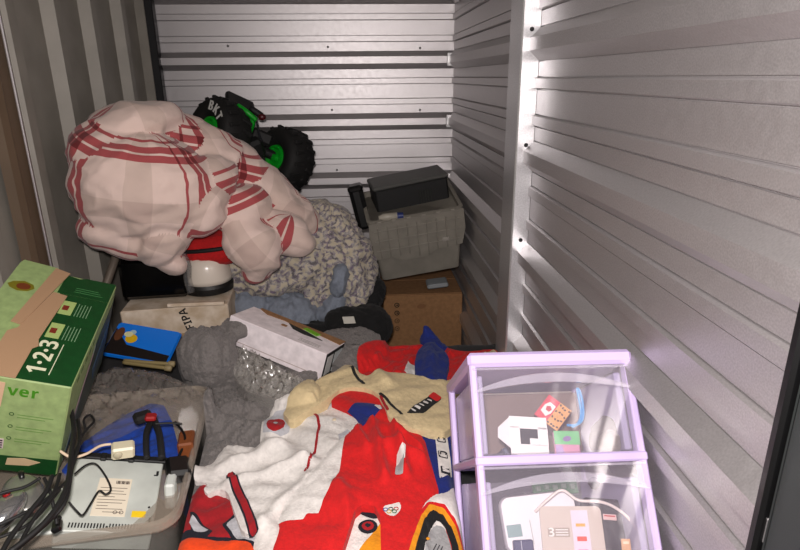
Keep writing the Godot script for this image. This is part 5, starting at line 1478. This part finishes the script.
	for k in 3:
		part(k2, "label_print", rbox(Vector3(0.026 - 0.004 * k, 0.0006, 0.002), 0.0002), mat(Color(0.25, 0.25, 0.26), 0.8), T(Vector3(lt.x + 0.006 * k, sample(gk, lt) + 0.004, lt.y + 0.002 * k), Vector3(0, 62, 0)))

	# orange garment at the bottom edge
	var o := thing("orange_garment", "bright orange garment at the foot of the heap", "garment")
	var go := garment(rounded(PackedVector2Array([Vector2(-0.383, -0.922), Vector2(-0.371, -0.948), Vector2(-0.339, -0.956), Vector2(-0.274, -0.943), Vector2(-0.228, -0.922), Vector2(-0.211, -0.886), Vector2(-0.188, -0.799), Vector2(-0.367, -0.822)])), {"off": 0.02, "t": 0.014, "er": 0.016, "amp": 0.003, "seed": 20})
	part(o, "body", gsurf(go, go.poly), cloth(Color(0.93, 0.27, 0.02)))

func sample(g: Dictionary, p: Vector2) -> float:
	var i := clampi(int((p.x - g.x0) / g.cell), 0, g.nx - 1)
	var j := clampi(int((p.y - g.z0) / g.cell), 0, g.nz - 1)
	return g.h[j * g.nx + i]

func ellipse2(c: PackedVector2Array, rx: float, ry: float) -> PackedVector2Array:
	return ellipse(c[0].x, c[0].y, rx, ry)

func quad_at(pts: PackedVector2Array, k: int) -> PackedVector2Array:
	# one slanted letter stroke along a line
	var t := 0.08 + 0.19 * k
	var a := pts[0].lerp(pts[3], t)
	var d := (pts[3] - pts[0]).normalized()
	var n := d.orthogonal()
	var w := 0.0035 if k % 2 == 0 else 0.0055
	return PackedVector2Array([a - d * w - n * 0.008, a + d * w - n * 0.006, a + d * w + n * 0.009, a - d * w + n * 0.008])

func build_cart() -> void:
	# lavender three drawer cart leaning back on the heap, against the right wall
	var xf := T(Vector3(0.327, 0.822, -0.889), Vector3(-38.6, -0.3, -0.8))
	var ct := thing("drawer_cart", "lavender plastic drawer cart with clear drawers tilted against the heap", "drawer cart", xf)
	var lav: Material = M.lavender
	var W := 0.1465
	var H := 0.268
	var D := 0.156
	part(ct, "top_panel", rbox(Vector3(2 * W + 0.004, 0.026, 2 * D + 0.006), 0.006), lav, T(Vector3(0, H - 0.008, 0)))
	part(ct, "bottom_panel", rbox(Vector3(2 * W, 0.02, 2 * D), 0.005), lav, T(Vector3(0, -H + 0.010, 0)))
	for y in [H - 0.179, H - 0.358]:
		part(ct, "shelf_frame", boxes([[Vector3(0, 0, D - 0.008), Vector3(2 * W + 0.002, 0.016, 0.018)], [Vector3(0, 0, -D + 0.008), Vector3(2 * W, 0.014, 0.016)], [Vector3(-W + 0.008, 0, 0), Vector3(0.016, 0.014, 2 * D)], [Vector3(W - 0.008, 0, 0), Vector3(0.016, 0.014, 2 * D)]], 0.003), lav, T(Vector3(0, y, 0)))
	for sx in [-1, 1]:
		for sz in [-1, 1]:
			part(ct, "corner_post", rbox(Vector3(0.013, 2 * H - 0.03, 0.024), 0.003), lav, T(Vector3(sx * (W - 0.007), 0, sz * (D - 0.013))))
	var glass := clear(Color(0.78, 0.74, 0.80), 0.09, 0.07)
	var lipm := clear(Color(0.86, 0.83, 0.89), 0.18, 0.1)
	var dr0: MeshInstance3D
	for n in 3:
		var hh := 0.150 if n == 0 else 0.163
		var yc := H - 0.096 if n == 0 else H - 0.2685 - (n - 1) * 0.179
		var w := 2 * W - 0.034
		var dr := part(ct, "drawer", boxes([[Vector3(0, 0, D - 0.004), Vector3(2 * W - 0.006, hh, 0.003)], [Vector3(0, -hh / 2 + 0.003, -0.004), Vector3(w, 0.0025, 2 * D - 0.03)], [Vector3(-w / 2, -0.01, -0.004), Vector3(0.0025, hh - 0.03, 2 * D - 0.03)], [Vector3(w / 2, -0.01, -0.004), Vector3(0.0025, hh - 0.03, 2 * D - 0.03)], [Vector3(0, -0.01, -D + 0.02), Vector3(w, hh - 0.03, 0.0025)]], 0.0008), glass, T(Vector3(0, yc, 0)))
		# arched pull: a band swelling out of the front
		var arc := PackedVector2Array()
		var arc2 := PackedVector2Array()
		for i in 17:
			var u := -1.0 + i / 8.0
			var y := hh * 0.5 - 0.042 + 0.028 * (1.0 - u * u)
			arc.append(Vector2(u * (W - 0.006), y))
			arc2.append(Vector2(u * (W - 0.006), y - 0.004 - 0.012 * (1.0 - u * u)))
		arc2.reverse()
		arc.append_array(arc2)
		part(dr, "arched_pull", prism(arc, 0.007), lipm, T(Vector3(0, 0, D - 0.002)))
		part(dr, "upper_lip", rbox(Vector3(2 * W - 0.01, 0.004, 0.006), 0.001), lipm, T(Vector3(0, hh / 2 - 0.004, D)))
		if n == 0:
			dr0 = dr
	# inner clear-lavender side strips seen through the fronts
	for sx in [-1, 1]:
		part(ct, "drawer_runner", boxes([[Vector3(0, H - 0.10, 0), Vector3(0.012, 0.135, 2 * D - 0.05)], [Vector3(0, H - 0.28, 0), Vector3(0.012, 0.135, 2 * D - 0.05)]], 0.002), clear(Color(0.80, 0.76, 0.90), 0.55, 0.35), T(Vector3(sx * (W - 0.020), 0, 0)))

	var inn := func(p: Vector3, deg := Vector3.ZERO) -> Transform3D:
		return xf * T(p, deg)
	# ---- top drawer
	var rb := thing("patterned_box", "small red and leopard print carton in the top drawer", "box", inn.call(Vector3(0.019, 0.174, 0.070), Vector3(-6, -12, -42)))
	part(rb, "carton", rbox(Vector3(0.050, 0.048, 0.060), 0.001), mat(Color(0.48, 0.10, 0.14), 0.5), T(Vector3(0, 0, -0.028)))
	part(rb, "red_panel", rbox(Vector3(0.026, 0.0475, 0.0012), 0.0003), mat(Color(0.78, 0.12, 0.22), 0.5), T(Vector3(-0.012, 0, 0.0022)))
	part(rb, "leopard_panel", rbox(Vector3(0.025, 0.0475, 0.0012), 0.0003), mat(Color(0.82, 0.58, 0.32), 0.6), T(Vector3(0.0125, 0, 0.0022)))
	var rng := RandomNumberGenerator.new()
	rng.seed = 12
	for i in 16:
		part(rb, "leopard_spot", prism(ellipse(0, 0, 0.0024, 0.0018, rng.randf() * 3.0, 8), 0.0005), mat(Color(0.24, 0.11, 0.06), 0.6), T(Vector3(0.003 + 0.0062 * (i % 4) + rng.randf_range(-0.001, 0.001), -0.018 + 0.012 * (i / 4) + rng.randf_range(-0.002, 0.002), 0.0028)))
	part(rb, "window", prism(PackedVector2Array([Vector2(-0.009, -0.010), Vector2(0.004, -0.014), Vector2(0.009, -0.004), Vector2(0.009, 0.012), Vector2(-0.004, 0.013), Vector2(-0.009, 0.004)]), 0.0006), M.white, T(Vector3(-0.011, 0.0, 0.0028)))
	part(rb, "red_diamond", prism(ellipse(0, 0, 0.006, 0.006, 0.3, 5), 0.0006), mat(Color(0.72, 0.10, 0.18), 0.5), T(Vector3(-0.010, 0.001, 0.0034)))
	var wb := thing("cut_white_box", "white paper carton with a cut window in the top drawer", "box", inn.call(Vector3(-0.036, 0.132, 0.090), Vector3(-6, 8, -4)).scaled_local(Vector3.ONE * 1.28))
	part(wb, "face", frame_plate(), mat(Color(0.92, 0.90, 0.90), 0.6), T(Vector3.ZERO))
	part(wb, "side_panel", prism(PackedVector2Array([Vector2(-0.028, 0.025), Vector2(-0.045, 0.010), Vector2(-0.046, -0.004), Vector2(-0.028, -0.018)]), 0.0012), mat(Color(0.88, 0.85, 0.86), 0.6), T(Vector3(0, 0, -0.001)))
	part(wb, "flap", prism(PackedVector2Array([Vector2(-0.020, -0.027), Vector2(0.012, -0.027), Vector2(0.006, -0.034), Vector2(0.007, -0.040), Vector2(-0.018, -0.040)]), 0.0012), mat(Color(0.90, 0.88, 0.88), 0.6))
	part(wb, "inside", rbox(Vector3(0.05, 0.048, 0.03), 0.001), mat(Color(0.10, 0.10, 0.11), 0.6), T(Vector3(0, 0, -0.017)))
	var gp := thing("green_packet", "pastel green and pink packet in the top drawer", "packet", inn.call(Vector3(0.031, 0.112, 0.090), Vector3(-8, 0, -3)))
	part(gp, "pouch", rbox(Vector3(0.046, 0.052, 0.010), 0.002), mat(Color(0.80, 0.55, 0.66), 0.5))
	part(gp, "green_header", rbox(Vector3(0.0462, 0.024, 0.0008), 0.0002), mat(Color(0.42, 0.72, 0.48), 0.5), T(Vector3(0, 0.014, 0.0055)))
	part(gp, "violet_mark", prism(ellipse(0, 0, 0.008, 0.005, 0.2, 10), 0.0006), mat(Color(0.52, 0.42, 0.62), 0.5), T(Vector3(0, 0.012, 0.006)))
	part(gp, "violet_print", prism(PackedVector2Array([Vector2(-0.022, -0.022), Vector2(-0.006, -0.020), Vector2(-0.010, 0.0), Vector2(-0.022, 0.001)]), 0.0006), mat(Color(0.64, 0.50, 0.72), 0.5), T(Vector3(0, 0, 0.0052)))
	tagged(part(self, "lanyard", tube([Vector3(0.036, 0.149, 0.090), Vector3(0.055, 0.150, 0.090), Vector3(0.065, 0.168, 0.090), Vector3(0.065, 0.197, 0.090), Vector3(0.064, 0.214, 0.090), Vector3(0.068, 0.208, 0.092), Vector3(0.070, 0.184, 0.092), Vector3(0.065, 0.157, 0.092), Vector3(0.044, 0.145, 0.092)], 0.0024, 8), mat(Color(0.16, 0.55, 0.80), 0.4), xf), "light blue looped wrist cord in the top drawer", "cord")
	var cl := thing("grey_cloth_roll", "pale grey rolled cloth at the right of the top drawer", "cloth", xf)
	var rc: Vector3 = Vector3(0.097, 0.123, 0.100)
	part(cl, "roll", puffy([[rc + Vector3(0.004, 0.0, -0.01), rz(-15), Vector3(0.025, 0.040, 0.025), Vector2.ZERO, 0.0]], 0.004, 0.01, 0.002, 20.0, 3), cloth(Color(0.36, 0.34, 0.32)))
	part(cl, "fold", puffy([[rc + Vector3(0.002, -0.012, 0.016), rz(-20), Vector3(0.019, 0.026, 0.018), Vector2.ZERO, 0.0]], 0.004, 0.01, 0.001, 20.0, 4), cloth(Color(0.50, 0.47, 0.43)))
	var dk := thing("dark_trinket", "small dark trinket at the lower left of the top drawer", "trinket", inn.call(Vector3(-0.088, 0.100, 0.070), Vector3(0, 0, 35)))
	part(dk, "body", rbox(Vector3(0.035, 0.012, 0.02), 0.004), mat(Color(0.12, 0.13, 0.20), 0.5))
	part(dk, "clasp", rbox(Vector3(0.010, 0.014, 0.022), 0.003), mat(Color(0.30, 0.32, 0.40), 0.4), T(Vector3(0.012, 0, 0)))
	var bb := thing("brown_folder", "dull brown folder standing at the back of the top drawer", "folder", inn.call(Vector3(-0.01, 0.165, -0.05), Vector3(0, 0, 0)))
	part(bb, "cover", rbox(Vector3(0.235, 0.125, 0.012), 0.002), mat(Color(0.46, 0.38, 0.34), 0.7))
	part(bb, "page_edge", rbox(Vector3(0.22, 0.004, 0.009), 0.001), mat(Color(0.60, 0.56, 0.52), 0.8), T(Vector3(0, 0.0635, 0)))

	# ---- second drawer
	var gm := thing("white_console", "white clamshell game console in the second drawer", "console", inn.call(Vector3(-0.025, -0.013, 0.060), Vector3(-6, 0, 4)))
	part(gm, "shell", loft([[0.066, 0.045, 0.016, -0.009], [0.069, 0.048, 0.018, 0.0], [0.066, 0.045, 0.016, 0.009]], 6, false), mat(Color(0.90, 0.88, 0.90), 0.35), T(Vector3.ZERO, Vector3(90, 0, 0)))
	part(gm, "screen", rbox(Vector3(0.026, 0.020, 0.001), 0.0004), mat(Color(0.50, 0.60, 0.60), 0.3), T(Vector3(-0.050, -0.010, 0.0095)))
	part(gm, "seam", rbox(Vector3(0.001, 0.04, 0.001), 0.0003), mat(Color(0.6, 0.6, 0.6), 0.5), T(Vector3(-0.02, -0.015, 0.0093)))
	var cd := thing("sample_card", "beige cosmetics card with three colour swatches in second drawer", "card", inn.call(Vector3(0.013, -0.042, 0.115), Vector3(-4, 0, -2)).scaled_local(Vector3.ONE * 1.6))
	part(cd, "card", prism(rounded_rect(0.033, 0.034, 0.005), 0.0015), mat(Color(0.76, 0.70, 0.66), 0.5))
	part(cd, "swatch_strip", prism(rect(0.0, -0.034, 0.018, 0.030), 0.0006), mat(Color(0.84, 0.78, 0.84), 0.4), T(Vector3(0, 0, 0.0016)))
	for i in 3:
		part(cd, "colour_swatch", prism(rect(0.004, 0.014 - i * 0.014, 0.014, 0.017 - i * 0.0125), 0.0006), mat([Color(0.90, 0.62, 0.20), Color(0.85, 0.24, 0.08), Color(0.86, 0.20, 0.50)][i], 0.4), T(Vector3(0, 0, 0.0023)))
	part(cd, "number_box", prism(rect(-0.026, 0.004, -0.003, 0.013), 0.0005), mat(Color(0.62, 0.56, 0.52), 0.5), T(Vector3(0, 0, 0.0016)))
	part(cd, "printed_number", letters("3", 0.012, 0.0005, true), M.white, T(Vector3(-0.0225, 0.0085, 0.0024)))
	for i in 3:
		part(cd, "print_line", prism(rect(-0.018, 0.0055 + i * 0.0025, -0.005, 0.0065 + i * 0.0025), 0.0004), M.white, T(Vector3(0, 0, 0.0022)))
	tagged(part(self, "white_cable", tube([Vector3(-0.034, 0.004, 0.070), Vector3(-0.011, 0.024, 0.080), Vector3(0.014, 0.038, 0.085), Vector3(0.039, 0.021, 0.090), Vector3(0.074, 0.017, 0.100), Vector3(0.100, 0.006, 0.100), Vector3(0.122, -0.014, 0.100), Vector3(0.135, -0.040, 0.100)], 0.0026, 8), mat(Color(0.88, 0.82, 0.80), 0.4), xf), "thin white cable arching across the second drawer", "cable")
	var pcb := thing("green_circuit_board", "green circuit board at the back of the second drawer", "circuit board", inn.call(Vector3(0.018, 0.042, 0.030), Vector3(-10, 0, 2)))
	part(pcb, "board", rbox(Vector3(0.085, 0.024, 0.003), 0.0006), mat(Color(0.16, 0.36, 0.20), 0.5))
	for i in 5:
		part(pcb, "chip", rbox(Vector3(0.009, 0.009, 0.004), 0.001), mat(Color(0.42, 0.48, 0.42), 0.5), T(Vector3(-0.032 + i * 0.016, 0.002 * (i % 2), 0.003)))
	var ph := thing("black_gadget", "black gadget with red white sticker in the second drawer", "gadget", inn.call(Vector3(0.103, -0.028, 0.060), Vector3(-6, 0, -6)).scaled_local(Vector3(1.5, 1.2, 1)))
	part(ph, "body", rbox(Vector3(0.07, 0.08, 0.02), 0.005), mat(Color(0.07, 0.065, 0.065), 0.35))
	part(ph, "sticker", rbox(Vector3(0.016, 0.008, 0.0006), 0.0002), mat(Color(0.86, 0.72, 0.70), 0.6), T(Vector3(-0.004, 0.014, 0.0103)))
	part(ph, "sticker_line", rbox(Vector3(0.013, 0.0018, 0.0006), 0.0002), mat(Color(0.72, 0.12, 0.14), 0.6), T(Vector3(-0.004, 0.0155, 0.0107)))
	var og := thing("orange_tag", "small orange and cream tag near the second drawer's right", "tag", inn.call(Vector3(0.108, -0.053, 0.100), Vector3(0, 0, -3)))
	part(og, "tag_card", rbox(Vector3(0.016, 0.020, 0.0012), 0.0003), mat(Color(0.82, 0.62, 0.44), 0.6))
	part(og, "tag_print", rbox(Vector3(0.010, 0.004, 0.0006), 0.0001), mat(Color(0.86, 0.80, 0.66), 0.6), T(Vector3(0, 0.004, 0.0008)))
	var nv := thing("navy_wallet", "navy wallet under the white console", "wallet", inn.call(Vector3(-0.065, -0.050, 0.085), Vector3(0, 0, 1)))
	part(nv, "cover", rbox(Vector3(0.034, 0.022, 0.012), 0.002), mat(Color(0.10, 0.12, 0.32), 0.5))
	part(nv, "stripe", rbox(Vector3(0.0012, 0.022, 0.0006), 0.0002), mat(Color(0.7, 0.7, 0.76), 0.5), T(Vector3(-0.004, 0, 0.0062)))
	var bl := thing("black_ball", "small black ball behind the circuit board", "ball", inn.call(Vector3(0.093, 0.048, 0.030)))
	part(bl, "shell", lathe([Vector2(0, -0.012), Vector2(0.007, -0.0095), Vector2(0.012, 0), Vector2(0.007, 0.0095), Vector2(0, 0.012)], 14), M.black)

func frame_plate() -> ArrayMesh:
	# paper face with an offset square hole, as four pieces of one sheet
	return boxes([[Vector3(0, 0.0185, 0), Vector3(0.056, 0.017, 0.0014)], [Vector3(0, -0.0195, 0), Vector3(0.056, 0.016, 0.0014)], [Vector3(-0.0205, 0, 0), Vector3(0.015, 0.026, 0.0014)], [Vector3(0.021, 0, 0), Vector3(0.015, 0.026, 0.0014)], [Vector3(0.008, -0.008, 0), Vector3(0.014, 0.010, 0.0014)]], 0.0003)

func rounded_rect(hx: float, hy: float, r: float) -> PackedVector2Array:
	var p := PackedVector2Array()
	for q in 4:
		var c := Vector2((hx - r) * (1 if q == 0 or q == 3 else -1), (hy - r) * (1 if q < 2 else -1))
		for k in 4:
			var a := PI * 0.5 * (q + k / 3.0)
			p.append(c + Vector2(cos(a), sin(a)) * r)
	return p
